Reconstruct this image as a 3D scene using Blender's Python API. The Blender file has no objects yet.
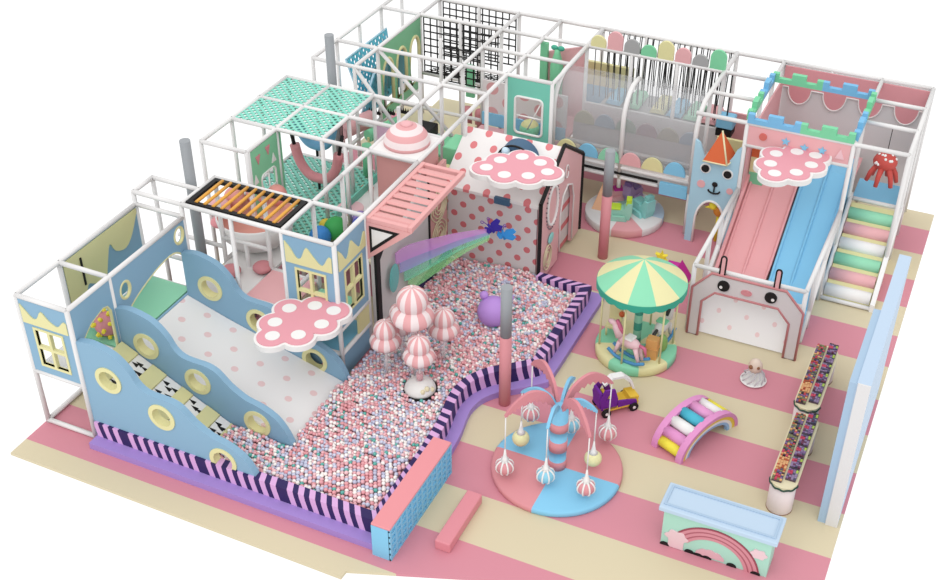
import bpy, math, random
from math import sin, cos, pi, radians
from mathutils import Vector, Matrix
from mathutils.geometry import tessellate_polygon
random.seed(7)
SC = bpy.context.scene
COL = SC.collection
T = 3.45          # top rail height
PR = 0.051         # padded pipe radius
DK = 1.35         # deck height

# ------------------------------------------------------------ materials
def lin(h):
    h = h.lstrip('#'); out = []
    for i in (0, 2, 4):
        c = int(h[i:i+2], 16) / 255
        out.append(c / 12.92 if c <= .04045 else ((c + .055) / 1.055) ** 2.4)
    return out
KA = .95
def tone(c, sat=.95):
    g = .3*c[0]+.59*c[1]+.11*c[2]
    return [min(.9, (g+(x-g)*sat)*KA) for x in c]
MATS = {}
def mat(name, h, rough=.55, alpha=1.0, emit=0, spec=.3, trans=0):
    if name in MATS: return MATS[name]
    m = bpy.data.materials.new(name); m.use_nodes = True
    b = m.node_tree.nodes['Principled BSDF']
    c = tone(lin(h))
    b.inputs['Base Color'].default_value = (*c, 1)
    b.inputs['Roughness'].default_value = rough
    b.inputs['Specular IOR Level'].default_value = spec
    b.inputs['Alpha'].default_value = alpha
    if trans: b.inputs['Transmission Weight'].default_value = trans
    MATS[name] = m
    return m
def nd(m, t, **k):
    n = m.node_tree.nodes.new(t)
    for a, v in k.items(): setattr(n, a, v)
    return n
def math_(m, op, a, b=None):
    n = nd(m, 'ShaderNodeMath', operation=op)
    for i, x in enumerate((a, b)):
        if x is None: continue
        if isinstance(x, (int, float)): n.inputs[i].default_value = x
        else: m.node_tree.links.new(x, n.inputs[i])
    return n.outputs[0]
def dotmask(m, ax, pu, pv, r, stag=True, ou=0, ov=0, ratio=1.0):
    tc = nd(m, 'ShaderNodeTexCoord'); sp = nd(m, 'ShaderNodeSeparateXYZ')
    m.node_tree.links.new(tc.outputs['Object'], sp.inputs[0])
    u, v = [sp.outputs['XYZ'.index(a)] for a in ax]
    masks = []
    for k in ((0, .5) if stag else (0,)):
        fu = math_(m, 'SUBTRACT', math_(m, 'FRACT', math_(m, 'ADD', math_(m, 'DIVIDE', u, pu), 100 + k + ou)), .5)
        fv = math_(m, 'SUBTRACT', math_(m, 'FRACT', math_(m, 'ADD', math_(m, 'DIVIDE', v, pv), 100 + k + ov)), .5)
        fu = math_(m, 'MULTIPLY', fu, pu); fv = math_(m, 'MULTIPLY', fv, pv * ratio)
        d = math_(m, 'SQRT', math_(m, 'ADD', math_(m, 'MULTIPLY', fu, fu), math_(m, 'MULTIPLY', fv, fv)))
        masks.append(math_(m, 'LESS_THAN', d, r))
    return math_(m, 'MAXIMUM', masks[0], masks[1]) if stag else masks[0]
def dots(name, base, dot, ax, pu, pv, r, stag=True, hole=False, ou=0, ov=0, alpha=1.0):
    m = mat(name, base)
    if not m.node_tree.nodes.get('mixd'):
        b = m.node_tree.nodes['Principled BSDF']
        k = dotmask(m, ax, pu, pv, r, stag, ou, ov)
        if hole:
            m.node_tree.links.new(math_(m, 'MULTIPLY', math_(m, 'SUBTRACT', 1, k), alpha), b.inputs['Alpha'])
        else:
            mx = nd(m, 'ShaderNodeMix', data_type='RGBA'); mx.name = 'mixd'
            m.node_tree.links.new(k, mx.inputs['Factor'])
            mx.inputs['A'].default_value = (*tone(lin(base)), 1)
            mx.inputs['B'].default_value = (*tone(lin(dot)), 1)
            m.node_tree.links.new(mx.outputs['Result'], b.inputs['Base Color'])
    return m

WHITE = mat('white_padding', 'dedcdb'); MATW = mat('white_vinyl', 'e6e4e2')
PINK = mat('pink_vinyl', 'e2a9ac'); PINKD = mat('deep_pink_vinyl', 'd3898f'); BLUE = mat('dusty_blue', '82a9c3')
LBLUE = mat('light_blue', 'a9cfe2'); SKY = mat('sky_blue', '7cbfe0'); SLBLUE = mat('slide_blue', '7cc0e4')
YEL = mat('cream_yellow', 'dbd59c'); MINT = mat('mint', '8ed3ae'); GREEN = mat('soft_green', '7acb9c')
TEAL = mat('teal_panel', '6fc3ae'); BLACK = mat('black_plastic', '161516'); DPUR = mat('dark_purple', '2f2159')
LPUR = mat('lilac_pink', 'd6a5d6'); PURP = mat('lavender_step', 'a286cc'); GREY = mat('grey_steel', '93979b', .4)
LGREY = mat('pale_grey', 'c4c0c0'); CREAM = mat('cream', 'ddd2ae'); ORANGE = mat('orange_vinyl', 'd1602f')
AMBER = mat('amber_bar', 'dfa13b'); RED = mat('red_toy', 'c24a40'); PEACH = mat('peach', 'e6b28c')
LILAC = mat('lilac', 'b58ad6'); VIOLET = mat('violet', '6d1f92'); LPINK = mat('light_pink', 'e8bcc2')
BYEL = mat('bright_yellow', 'efdc28'); NAVY = mat('navy', '41627f'); LIME = mat('lime', 'b9d92b')
COUNTER = mat('pale_blue_top', 'b3c8dc'); FROST = mat('frosted_panel', 'c9c6c6', alpha=.55)
TINT = mat('smoky_film', 'bcbcbe', .3, alpha=.32); CLEAR = mat('clear_plastic', 'e8eef2', .1, alpha=.22)
PWHITE = mat('pinkish_white', 'e6d6d6'); GREYD = mat('grey_vinyl', 'a3a3a3'); BROWN = mat('brown', '8a5a3c')
DGREEN = mat('dark_green_trim', '2f4a3f'); MAG = mat('magenta', 'c8239a'); AQUA = mat('aqua', '8fd3d0')

# ------------------------------------------------------------ mesh builder
class MB:
    def __init__(s, M=None): s.v = []; s.f = []; s.mi = []; s.sm = []; s.M = M
    def add(s, vs, fs, mi=0, smooth=False):
        o = len(s.v)
        s.v += [tuple(s.M @ Vector(v)) if s.M else tuple(v) for v in vs]
        for k, f in enumerate(fs):
            s.f.append([o + i for i in f]); s.mi.append(mi[k] if isinstance(mi, list) else mi); s.sm.append(smooth)
        return s
    def box(s, x0, y0, z0, x1, y1, z1, mi=0, b=0.0):
        if b:
            b = min(b, abs(x1-x0)/2.1, abs(y1-y0)/2.1, abs(z1-z0)/2.1)
            vs = []
            for (z, k) in ((z0, b), (z0+b, 0), (z1-b, 0), (z1, b)):
                for (x, y) in ((x0+k+(b if not k else 0), y0+k), (x1-k-(b if not k else 0), y0+k), (x1-k, y0+k+(b if not k else 0)), (x1-k, y1-k-(b if not k else 0)),
                               (x1-k-(b if not k else 0), y1-k), (x0+k+(b if not k else 0), y1-k), (x0+k, y1-k-(b if not k else 0)), (x0+k, y0+k+(b if not k else 0))):
                    vs.append((x, y, z))
            fs = [list(range(7, -1, -1)), list(range(24, 32))]
            for r in range(3):
                for i in range(8):
                    j = (i + 1) % 8; fs.append([r*8+i, r*8+j, r*8+8+j, r*8+8+i])
            return s.add(vs, fs, mi)
        vs = [(x, y, z) for z in (z0, z1) for y in (y0, y1) for x in (x0, x1)]
        return s.add(vs, [[0,2,3,1],[4,5,7,6],[0,1,5,4],[1,3,7,5],[3,2,6,7],[2,0,4,6]], mi)
    def tube(s, p, q, r, mi=0, n=10, r2=None, smooth=True):
        p = Vector(p); q = Vector(q); d = (q - p).normalized()
        a = Vector((0, 0, 1)) if abs(d.z) < .9 else Vector((1, 0, 0))
        u = d.cross(a).normalized(); w = d.cross(u); r2 = r if r2 is None else r2
        vs = [p + (u*cos(2*pi*i/n) + w*sin(2*pi*i/n))*r for i in range(n)] + [q + (u*cos(2*pi*i/n) + w*sin(2*pi*i/n))*r2 for i in range(n)]
        s.add(vs, [[i, (i+1) % n, n+(i+1) % n, n+i] for i in range(n)], mi, smooth)
        o = len(s.v) - 2*n
        s.f.append([o+i for i in range(n)][::-1]); s.mi.append(mi); s.sm.append(False)
        s.f.append([o+n+i for i in range(n)]); s.mi.append(mi); s.sm.append(False)
        return s
    def path(s, pts, r, mi=0, n=10, closed=False):
        pts = [Vector(p) for p in pts]; N = len(pts); vs = []; up = None
        for i, p in enumerate(pts):
            a = pts[i-1] if (i or closed) else p; b = pts[(i+1) % N] if (i < N-1 or closed) else p
            d = (b - a).normalized()
            if up is None: up = Vector((0, 0, 1)) if abs(d.z) < .9 else Vector((1, 0, 0))
            u = d.cross(up).normalized(); up = u.cross(d).normalized()
            rr = r[i] if isinstance(r, (list, tuple)) else r
            vs += [p + (u*cos(2*pi*k/n) + up*sin(2*pi*k/n))*rr for k in range(n)]
        fs = []
        for i in range(N if closed else N-1):
            j = (i+1) % N
            fs += [[i*n+k, i*n+(k+1) % n, j*n+(k+1) % n, j*n+k] for k in range(n)]
        if not closed: fs += [list(range(n))[::-1], [(N-1)*n+k for k in range(n)]]
        return s.add(vs, fs, mi, True)
    def sphere(s, c, r, mi=0, n=14, m=8, sc=(1, 1, 1), t0=0.0, t1=1.0, mf=None):
        vs = []; 
        for j in range(m+1):
            t = pi*(t0 + (t1-t0)*j/m)
            for i in range(n):
                a = 2*pi*i/n; vs.append((c[0]+r*sc[0]*sin(t)*cos(a), c[1]+r*sc[1]*sin(t)*sin(a), c[2]+r*sc[2]*cos(t)))
        fs = [[j*n+i, j*n+(i+1) % n, (j+1)*n+(i+1) % n, (j+1)*n+i][::-1] for j in range(m) for i in range(n)]
        mm = [mf(i, j) for j in range(m) for i in range(n)] if mf else mi
        s.add(vs, fs, mm, True)
        if t1 < 1: s.f.append([len(s.v)-n+i for i in range(n)]); s.mi.append(mi); s.sm.append(False)
        return s
    def lathe(s, c, prof, n=24, mi=0, mf=None, smooth=True, cap=True):
        vs = [(c[0]+r*cos(2*pi*i/n), c[1]+r*sin(2*pi*i/n), c[2]+z) for r, z in prof for i in range(n)]
        m = len(prof)-1
        fs = [[j*n+i, j*n+(i+1) % n, (j+1)*n+(i+1) % n, (j+1)*n+i] for j in range(m) for i in range(n)]
        mm = [mf(i, j) for j in range(m) for i in range(n)] if mf else mi
        o = len(s.v); s.add(vs, fs, mm, smooth)
        if cap:
            s.f.append([o+i for i in range(n)][::-1]); s.mi.append(mf(0, 0) if mf else mi); s.sm.append(False)
            s.f.append([o+m*n+i for i in range(n)]); s.mi.append(mf(0, m-1) if mf else mi); s.sm.append(False)
        return s
    def prism(s, poly, axis, a, b, mi=0, holes=(), rim=None):
        loops = [list(poly)] + [list(h) for h in holes]
        def P(p, t): return {'x': (t, p[0], p[1]), 'y': (p[0], t, p[1]), 'z': (p[0], p[1], t)}[axis]
        flat = [p for l in loops for p in l]; n = len(flat)
        tri = tessellate_polygon([[Vector((p[0], p[1], 0)) for p in l] for l in loops])
        vs = [P(p, a) for p in flat] + [P(p, b) for p in flat]
        fs = [list(t) for t in tri] + [[n+i for i in t][::-1] for t in tri]; mm = [mi]*len(fs); o = 0
        for li, l in enumerate(loops):
            k = len(l)
            for i in range(k):
                fs.append([o+i, o+(i+1) % k, n+o+(i+1) % k, n+o+i]); mm.append(mi if rim is None else rim)
            o += k
        return s.add(vs, fs, mm)
    def build(s, name, mats, parent=None, fix=True, bevel=0):
        me = bpy.data.meshes.new(name)
        if parent is not None: org = parent_world(parent)
        else:
            xs, ys, zs = zip(*s.v); org = Vector(((min(xs)+max(xs))/2, (min(ys)+max(ys))/2, min(zs)))
        me.from_pydata([(v[0]-org.x, v[1]-org.y, v[2]-org.z) for v in s.v], [], s.f)
        for m in (mats if isinstance(mats, (list, tuple)) else [mats]): me.materials.append(m)
        me.polygons.foreach_set('material_index', s.mi); me.polygons.foreach_set('use_smooth', s.sm)
        me.update()
        if fix:
            import bmesh
            bm = bmesh.new(); bm.from_mesh(me); bmesh.ops.recalc_face_normals(bm, faces=bm.faces); bm.to_mesh(me); bm.free()
        o = bpy.data.objects.new(name, me); COL.objects.link(o)
        if parent is not None: o.parent = parent
        else: o.location = org
        if bevel:
            b = o.modifiers.new('bevel', 'BEVEL'); b.width = bevel; b.segments = 2; b.limit_method = 'ANGLE'
        return o
def parent_world(p):
    v = Vector((0, 0, 0))
    while p is not None: v += p.location; p = p.parent
    return v
def tag(o, label, cat, group=None, kind=None):
    o['label'] = label; o['category'] = cat
    if group: o['group'] = group
    if kind: o['kind'] = kind
    return o
def thing(name, label, cat, loc, group=None):
    o = bpy.data.objects.new(name, None); COL.objects.link(o); o.location = loc; o.empty_display_size = .1
    return tag(o, label, cat, group)
def copytree(o, off, parent=None):
    c = o.copy(); COL.objects.link(c)
    if parent is not None: c.parent = parent
    else: c.location = Vector(o.location) + Vector(off)
    for ch in list(o.children): copytree(ch, off, c)
    return c
def plabel(o, l): o['label'] = l; return o
def circ(cx, cz, r, n=24, rz=None): return [(cx+r*cos(2*pi*i/n), cz+(rz or r)*sin(2*pi*i/n)) for i in range(n)]
def rect(x0, z0, x1, z1): return [(x0, z0), (x1, z0), (x1, z1), (x0, z1)]
def rrect(x0, z0, x1, z1, r, n=4):
    o = []
    for cx, cz, a in ((x1-r, z0+r, -90), (x1-r, z1-r, 0), (x0+r, z1-r, 90), (x0+r, z0+r, 180)):
        o += [(cx+r*cos(radians(a+90*i/n)), cz+r*sin(radians(a+90*i/n))) for i in range(n+1)]
    return o
def smooth(pts, k=4):
    out = []; n = len(pts)
    for i in range(n-1):
        p0 = pts[max(i-1, 0)]; p1 = pts[i]; p2 = pts[i+1]; p3 = pts[min(i+2, n-1)]
        for j in range(k):
            t = j/k
            out.append(tuple(.5*((2*b)+(-a+c)*t+(2*a-5*b+4*c-d)*t*t+(-a+3*b-3*c+d)*t**3) for a, b, c, d in zip(p0, p1, p2, p3)))
    return out + [tuple(pts[-1])]
def zig(x0, x1, zs, flip=False):
    n = len(zs); return [(x0+(x1-x0)*i/(n-1), z) for i, z in enumerate(zs)]

# ------------------------------------------------------------ floor (setting)
def make_floor():
    m = mat('striped_floor', 'cfc3a3', .6)
    b = m.node_tree.nodes['Principled BSDF']
    tc = nd(m, 'ShaderNodeTexCoord'); sp = nd(m, 'ShaderNodeSeparateXYZ'); m.node_tree.links.new(tc.outputs['Object'], sp.inputs[0])
    k = math_(m, 'LESS_THAN', math_(m, 'FRACT', math_(m, 'ADD', math_(m, 'DIVIDE', math_(m, 'ADD', sp.outputs['Y'], .6), 2.388), 10)), .5)
    mx = nd(m, 'ShaderNodeMix', data_type='RGBA'); m.node_tree.links.new(k, mx.inputs['Factor'])
    mx.inputs['A'].default_value = (*tone(lin('d0c3a3')), 1); mx.inputs['B'].default_value = (*tone(lin('ce8593')), 1)
    m.node_tree.links.new(mx.outputs['Result'], b.inputs['Base Color'])
    me = MB().prism([(-.06, -1.05), (7.41, -1.08), (7.42, -.91), (15.12, 1.97), (15.12, 15.75), (-.06, 15.75)], 'z', -.06, 0)
    o = me.build('floor', m)
    for v in o.data.vertices: v.co += o.location
    o.location = (0, 0, 0); o['kind'] = 'structure'
make_floor()

# ------------------------------------------------------------ pipe frames
def frame(name, label, posts, rails, group=None, r=PR, rc=.06):
    x, y = posts[0][0], posts[0][1]
    t = thing(name, label, 'play frame', (x, y, 0), group)
    for p in posts:
        MB().tube((p[0], p[1], p[2]), (p[0], p[1], p[3]), r, n=10).build('post', WHITE, t)
    for q in rails:
        pts = q if isinstance(q[0], tuple) else None
        if len(q) > 2: MB().path(q, rc, n=10).build('curved_rail', WHITE, t)
        else: MB().tube(q[0], q[1], r, n=10).build('rail', WHITE, t)
    return t
def RX(x0, x1, y, z): return ((x0, y, z), (x1, y, z))
def RY(y0, y1, x, z): return ((x, y0, z), (x, y1, z))
ZT = 3.15
frame('tower_scaffold', 'white padded pipe frame of the front left blue tower', 
      [(0,0,0,ZT),(1.2,0,0,ZT),(0,1.2,0,ZT),(1.2,1.2,0,ZT),(0,3.6,0,T),(1.2,3.6,0,T),(0,4.25,0,T)],
      [RX(0,1.2,0,ZT),RX(0,1.2,1.2,ZT),RX(0,1.2,3.6,ZT),RY(0,3.6,0,ZT),RY(0,3.6,1.2,ZT),RX(0,1.2,0,DK),RX(0,1.2,1.2,DK-.05),RX(0,1.2,3.6,DK-.05),RX(0,1.2,3.6,DK+.7),
       RY(0,3.6,0,DK-.05),RY(0,3.6,1.2,DK-.05),RX(0,1.2,0,.06),RY(0,3.6,0,.06),RX(0,1.2,3.6,T),RY(3.6,4.25,0,T),RX(0,1.2,4.25,T)])
frame('climbing_scaffold', 'white pipe frame under the amber monkey bars and around the blue window house',
      [(2.4,3.6,0,T),(3.6,3.6,0,T),(4.8,3.6,0,T),(1.2,4.8,0,T),(2.4,4.8,0,T),(3.6,4.8,0,T),(4.8,4.8,0,T),(1.2,6,0,T),(2.4,6,0,DK),(3.6,6,DK,T),(1.8,4.8,0,DK+.6),(.6,4.8,0,2.1)],
      [RX(1.2,4.8,3.6,T),RX(1.2,4.8,4.8,T),RY(3.6,4.8,1.2,T),RY(3.6,6,3.6,T),RY(3.6,7.2,4.8,T),RX(1.2,2.4,3.6,DK),RX(2.4,3.6,3.6,DK+.15),RY(3.6,4.8,2.4,DK),RX(3.6,4.8,3.6,DK),
       RY(3.6,4.8,4.8,DK),RX(3.6,4.8,3.6,.75),RY(3.6,4.8,4.8,.75),((3.6,3.6,DK),(3.9,4.1,1.5)),RX(1.2,2.4,4.8,DK+.6),RX(0,1.2,4.8,1.7),RY(4.8,6,1.2,DK),RY(3.6,4.8,3.6,DK+.5),RX(2.4,3.6,4.8,DK+.1)])
frame('net_room_scaffold', 'white pipe frame holding the four green perforated roof nets',
      [(0,6,0,T),(1.2,6.05,DK,T),(0,7.2,0,T),(1.2,7.2,DK,T),(2.4,7.2,DK,T),(0,8.4,0,T),(2.4,8.4,DK,T),(0,9.6,0,T),(1.2,9.6,0,T),(2.4,9.6,0,T),(3.6,7.2,0,T),(4.8,7.2,0,T),(3.6,8.4,DK,T),(3,7.2,DK,T)],
      [RX(0,1.2,6,T),RY(6,9.6,0,T),RY(6,9.6,1.2,T),RX(0,3.6,7.2,T),RX(-.05,3.6,8.4,T),RX(0,3.6,9.6,T),RY(7.2,9.6,2.4,T),RY(6,9.6,3.6,T),RY(7.2,9.6,4.8,T),RX(3.6,4.8,7.2,T),RX(0,3.6,6,DK),RX(0,2.4,9.6,DK),RY(6,9.6,0,DK),RX(3.6,4.8,8.4,T)])
frame('back_scaffold', 'tall white pipe frame at the back left around the black rope nets',
      [(0,10.8,0,T),(1.2,10.8,0,T),(0,12,0,T),(1.2,12,0,T),(2.4,12,0,T),(3.6,12,0,T),(0,13.2,DK,T),(0,14.4,0,T),(1.2,14.4,0,T),(2.4,14.4,0,T),(3.6,14.4,0,T),(0,15.6,0,T),(1.2,15.6,0,T),(2.4,15.6,0,T),(3.6,15.6,0,T),
       (3.6,10.8,DK,T),(3.6,13.2,DK,T),(2.4,10.8,0,2.6),(3.6,9.65,DK,T),(2.4,13.2,0,T),(1.2,13.2,0,2.2)],
      [RY(10.8,15.6,0,T),RY(10.8,15.6,1.2,T),RY(9.6,15.6,3.6,T),RX(0,2.4,10.8,T),RX(0,3.6,12,T),RX(0,3.6,14.4,T),RX(0,4.8,15.6,T),RX(2.4,4.8,10.8,T),
       ((1.2,10.8,T),(2.4,10.8,1.9)),((1.2,12,T),(3.3,12,1.4)),RX(1.2,3.6,14.4,1.75),RX(1.2,3.6,13.2,DK),RX(1.2,3.6,12,DK),RX(2.4,3.6,13.2,2.2),RY(12,14.4,1.2,DK),RY(10.8,13.2,2.4,DK),RX(1.2,3.6,10.8,1.9),RY(9.6,12,1.2,DK+.1)])
frame('teal_room_scaffold', 'white pipe frame around the teal window panel in the back middle',
      [(4.8,12,0,T),(6,12,0,T),(4.8,10.8,DK,T),(4.8,15.6,0,T),(6,15.6,0,T),(4.8,13.2,0,T),(6,14.4,0,T),(4.8,9.6,2.4,T)],
      [RY(9.6,15.6,4.8,T),RX(3.6,6,12,T),RX(3.6,6,13.2,T),RX(3.6,6,14.4,T),RX(4.8,6,15.6,T),RX(3.6,4.8,12,DK),RY(12,15.6,6,T-.02)])
arc = lambda x, y1=12.9: [(x, 15.6, T), (x, y1, T)] + [(x, 12.9 - .72*sin(a*pi/16), T-.75+.75*cos(a*pi/16)) for a in range(1, 9)] + [(x, 12.18, 1.2)]
frame('tunnel_scaffold', 'white pipe frame with three curved arches over the clear walkway',
      [(7.2,15.6,0,T),(8.4,15.6,0,T),(9.6,15.6,0,T),(7.2,14.4,0,T),(8.4,14.4,0,T),(9.6,14.4,0,T),(6,12.2,0,1.2),(7.8,12.2,.9,1.3),(9.6,12.2,0,1.2),(9.6,13.2,0,T)],
      [arc(6.0), arc(9.6), [(7.8, 13.2, T-.02), (7.8, 12.9, T)] + arc(7.8)[2:], RX(6,10.8,15.6,T), RX(6,10.8,14.4,T), RX(6,9.6,12.18,1.47),RX(6,8.8,12.18,1.2),RX(6,9.6,13.2,DK),RX(6,9.6,14.4,1.85)])
frame('castle_scaffold', 'white pipe frame of the right tower behind the cat gate and castle',
      [(10.8,12,0,T),(13.2,12,0,T),(14.4,12,0,T),(10.8,15.6,0,T),(12,15.6,0,T),(13.2,15.6,0,T),(14.4,15.6,0,T),(10.8,14.4,DK,T),(14.4,13.2,0,T),(14.4,14.4,0,T),(13.2,13.2,0,T),(10.8,13.2,DK,T)],
      [RX(9.6,14.4,12,T),RX(9.6,10.8,13.2,T),RX(10.8,14.4,15.6,T),RX(13.2,14.4,14.4,T),RX(13.2,14.4,13.2,T),RY(12,15.6,10.8,T),RY(12,15.6,13.2,T),RY(12,15.6,14.4,T),RX(10.8,13.2,12,2.9)])
frame('slide_scaffold', 'low white pipe frame around the pink and blue double slide',
      [(10.8,8.45,0,1.72),(13.2,8.45,0,1.72),(10.8,9.6,0,1.72),(10.8,10.6,0,1.72),(13.2,9.6,0,1.72),(13.2,10.8,0,1.72)],
      [RX(10.8,13.2,8.45,1.72),RY(8.45,12,10.8,1.72),RY(8.45,12,13.2,1.72),((10.8,9.0,.1),(10.8,12,1.7)),((13.2,8.9,.1),(13.2,12,1.7)),RX(13.2,14.4,10.85,.06),((13.24,10.85,.1),(13.24,13.3,1.5)),((14.4,10.85,.1),(14.4,13.3,1.5)),RX(13.2,14.4,13.3,1.38)])

# support columns of the hall
def pillar(x, y, low, label, top=2.93):
    t = thing('support_pillar', label, 'pillar', (x, y, 0), 'round pillars of the hall')
    if low: MB().tube((x, y, 0), (x, y, low), .122, n=20).build('padding', PINKD, t)
    MB().tube((x, y, low), (x, y, top), .115, n=20).build('shaft', GREY, t)
pillar(8.13, 4.41, 1.75, 'grey and pink pillar beside the ball pit bend')
pillar(8.11, 10.36, 1.75, 'grey and pink pillar in front of the round toy platform')
pillar(.75, 4.56, 0, 'bare grey pillar beside the amber monkey bars', 4.35)
pillar(.75, 10.45, 0, "bare grey pillar behind the green perforated nets", 4.35)

# ============================================================ LEFT TOWER
def house_panel(name, label, axis, at, a0, a1, z0, z1, flip=1, win=True, group=None, zz=None, th=.05):
    """blue house panel with cream zigzag band and a cross window"""
    W = a1-a0; wx0, wx1 = a0+W*.24, a1-W*.2; wz0, wz1 = z0+(z1-z0)*.13, z0+(z1-z0)*.62
    loc = (a0, at, z0) if axis == 'y' else (at, a0, z0)
    t = thing(name, label, 'wall panel', loc, group)
    hole = rect(wx0, wz0, wx1, wz1)
    MB().prism(rect(a0, z0, a1, z1), axis, at-th/2, at+th/2, 0, [hole]).build('board', BLUE, t)
    s = 1 if flip > 0 else -1
    f0, f1 = (at-th/2-.02, at-th/2+.001) if flip > 0 else (at+th/2-.001, at+th/2+.02)
    zb = z1-(z1-z0)*.31; zt = z1-(z1-z0)*.06; pts = smooth([(a0+.03, zt), (a0+W*.14, zt-.14), (a0+W*.26, zb+.15), (a0+W*.36, zb+.19), (a0+W*.47, zt-.05), (a0+W*.6, zt-.2), (a0+W*.74, zb+.13), (a0+W*.82, zb+.16), (a1-.09, zt-.14), (a1-.02, zt-.16)], 3)
    MB().prism([(a0+.03, zb), (a1-.02, zb)] + pts[::-1], axis, f0, f1, 0).build('zigzag_trim', YEL, t)
    f = MB(); e = .05
    fa, fb = (at-th/2-.015, at+th/2+.015)
    f.prism(rect(wx0-e, wz0-e, wx1+e, wz1+e), axis, fa, fb, 0, [rect(wx0, wz0, (wx0+wx1)/2-.03, (wz0+wz1)/2-.03), rect((wx0+wx1)/2+.03, wz0, wx1, (wz0+wz1)/2-.03),
            rect(wx0, (wz0+wz1)/2+.03, (wx0+wx1)/2-.03, wz1), rect((wx0+wx1)/2+.03, (wz0+wz1)/2+.03, wx1, wz1)])
    f.build('window_frame', YEL, t)
    return t
house_panel('house_panel', 'blue panel with zigzag trim and window on the front of the left tower', 'y', 0, .04, 1.16, DK+.05, ZT-.05)
house_panel('house_panel', 'blue zigzag panel with window facing front, behind the left spotted canopy', 'y', 3.6, 3.64, 4.76, DK+.05, T-.05)
house_panel('house_panel', 'blue zigzag panel with window facing the balloon trees, on the house side', 'x', 4.8, 3.64, 4.76, DK+.05, T-.05, flip=-1)
# tower side with the arched opening above the climbing ramp
t = thing('arch_panel', 'blue tower side panel with cream edged arch opening over the climbing ramp', 'wall panel', (1.2, 0, DK))
op = [(.12, DK+.1), (1.08, DK+.1), (1.08, 2.45), (1.0, 2.6), (.88, 2.64), (.5, 2.53), (.2, 2.3), (.12, 2.05)]
MB().prism(rect(.04, DK, 1.16, ZT-.04), 'x', 1.17, 1.23, 0, [op]).build('board', BLUE, t)
MB().path([(1.2, p[0], p[1]) for p in op], .035, 0, 8, closed=True).build('opening_trim', YEL, t)
# tower side over the slide
t = thing('slide_arch_panel', 'long blue panel with big arch and two small portholes above the white slide', 'wall panel', (1.2, 1.2, DK))
ap = [(3.42, DK+.02)] + [(2.42-1.02*cos(a), DK+.05+1.28*sin(a)) for a in [pi - i*pi/14 for i in range(0, 15)]] + [(1.38, DK+.02)]
ap = [(3.44, DK+.02), (3.44, 2.2)] + smooth([(3.44, 2.15), (3.36, 2.38), (3.1, 2.55), (2.68, 2.54), (2.2, 2.42), (1.75, 2.25), (1.45, 2.05), (1.32, 1.8), (1.3, DK+.02)], 3)[1:]
ph = [(1.56, 2.63), (3.36, 2.84)]
MB().prism(rect(1.24, DK, 3.56, ZT-.04), 'x', 1.17, 1.23, 0, [ap] + [circ(a, b, .13, 20, .17) for a, b in ph]).build('board', BLUE, t)
MB().path([(1.22, p[0], p[1]) for p in ap[2:]], .022, 0, 8).build('arch_trim', YEL, t)
for a, b in ph:
    MB().path([(1.21, a+.15*cos(k*pi/12), b+.19*sin(k*pi/12)) for k in range(24)], .035, 0, 8, closed=True).build('porthole_ring', YEL, t)
# inner back panel
t = thing('scallop_panel', 'yellow panel with blue wavy lower edge on the outer wall of the tower', 'wall panel', (0, 1.24, DK))
MB().prism(rect(1.24, DK+.05, 3.56, ZT-.05), 'x', -.03, .02).build('board', BLUE, t)
sc = smooth([(1.26, 2.0), (1.45, 1.85), (1.65, 1.95), (1.8, 2.25), (2.0, 2.15), (2.3, 2.05), (2.45, 2.4), (2.6, 2.75), (2.75, 2.5), (3.05, 2.4), (3.3, 2.6), (3.54, 3.0)], 3)
MB().prism(sc + [(3.54, ZT-.06), (1.26, ZT-.06)], 'x', .02, .045).build('wavy_overlay', YEL, t)
MB().box(0.045, 1.7, 2.3, .07, 1.74, 2.95).build('black_strap', BLACK, t)
# decks inside tower
tag(MB().box(.04, .04, DK-.06, 1.16, 1.16, DK+.03).build('deck_mat', MATW), 'white padded deck inside the front left tower', 'deck', 'padded decks')
tag(MB().box(.04, 1.24, DK-.06, 1.14, 3.56, DK+.03).build('deck_mat', MINT), 'mint green padded deck at the top of the white slide', 'deck')
# spiky ball
t = thing('spiky_ball', 'pink ball covered with yellow knobs seen through the tower side opening', 'ball', (.6, 1.45, DK))
SB = (.62, 1.5, DK+.3)
MB().sphere(SB, .26, 0, 20, 12).build('ball_body', PINKD, t)
for k in range(22):
    z = 1-2*(k+.5)/22; a = k*2.4; rr = math.sqrt(1-z*z); d = Vector((rr*cos(a), rr*sin(a), z))
    p = Vector(SB) + d*.23
    MB().tube(p, p+d*.1, .05, 0, 8, r2=.035).build('knob', BYEL, t)

# wave walls
WV = smooth([(1.24, 2.44), (1.55, 2.5), (1.9, 2.44), (2.15, 2.33), (2.38, 2.1), (2.52, 1.85), (2.7, 1.71), (2.95, 1.68), (3.25, 1.67), (3.48, 1.58), (3.74, 1.33), (4.07, 1.13), (4.4, 1.05), (4.72, .89), (4.92, .65), (5.06, .35)], 3)
def wave(y0, y1, label, mirror=0):
    t = thing('wave_wall', label, 'side wall', (1.24, y0, .1), 'blue wavy side walls of the slides')
    hs = [(1.86, 1.72), (3.0, 1.22), (4.3, .62)]
    MB().prism([(5.06, .1)] + WV[::-1] + [(1.24, .1)], 'y', y0, y1, 0, [circ(a, b, .22, 24) for a, b in hs]).build('board', BLUE, t)
    for a, b in hs:
        m = MB(); prof = [(.21, y0-.02), (.3, y0-.02), (.3, y1+.02), (.21, y1+.02)]; n = 28
        vs = [(a+r*cos(2*pi*i/n), yy, b+r*sin(2*pi*i/n)) for r, yy in prof for i in range(n)]
        m.add(vs, [[j*n+i, j*n+(i+1) % n, ((j+1) % 4)*n+(i+1) % n, ((j+1) % 4)*n+i] for j in range(4) for i in range(n)], 0)
        m.build('porthole_ring', YEL, t)
wave(0.0, .14, 'front blue wavy wall with three cream portholes along the pit edge')
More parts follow.
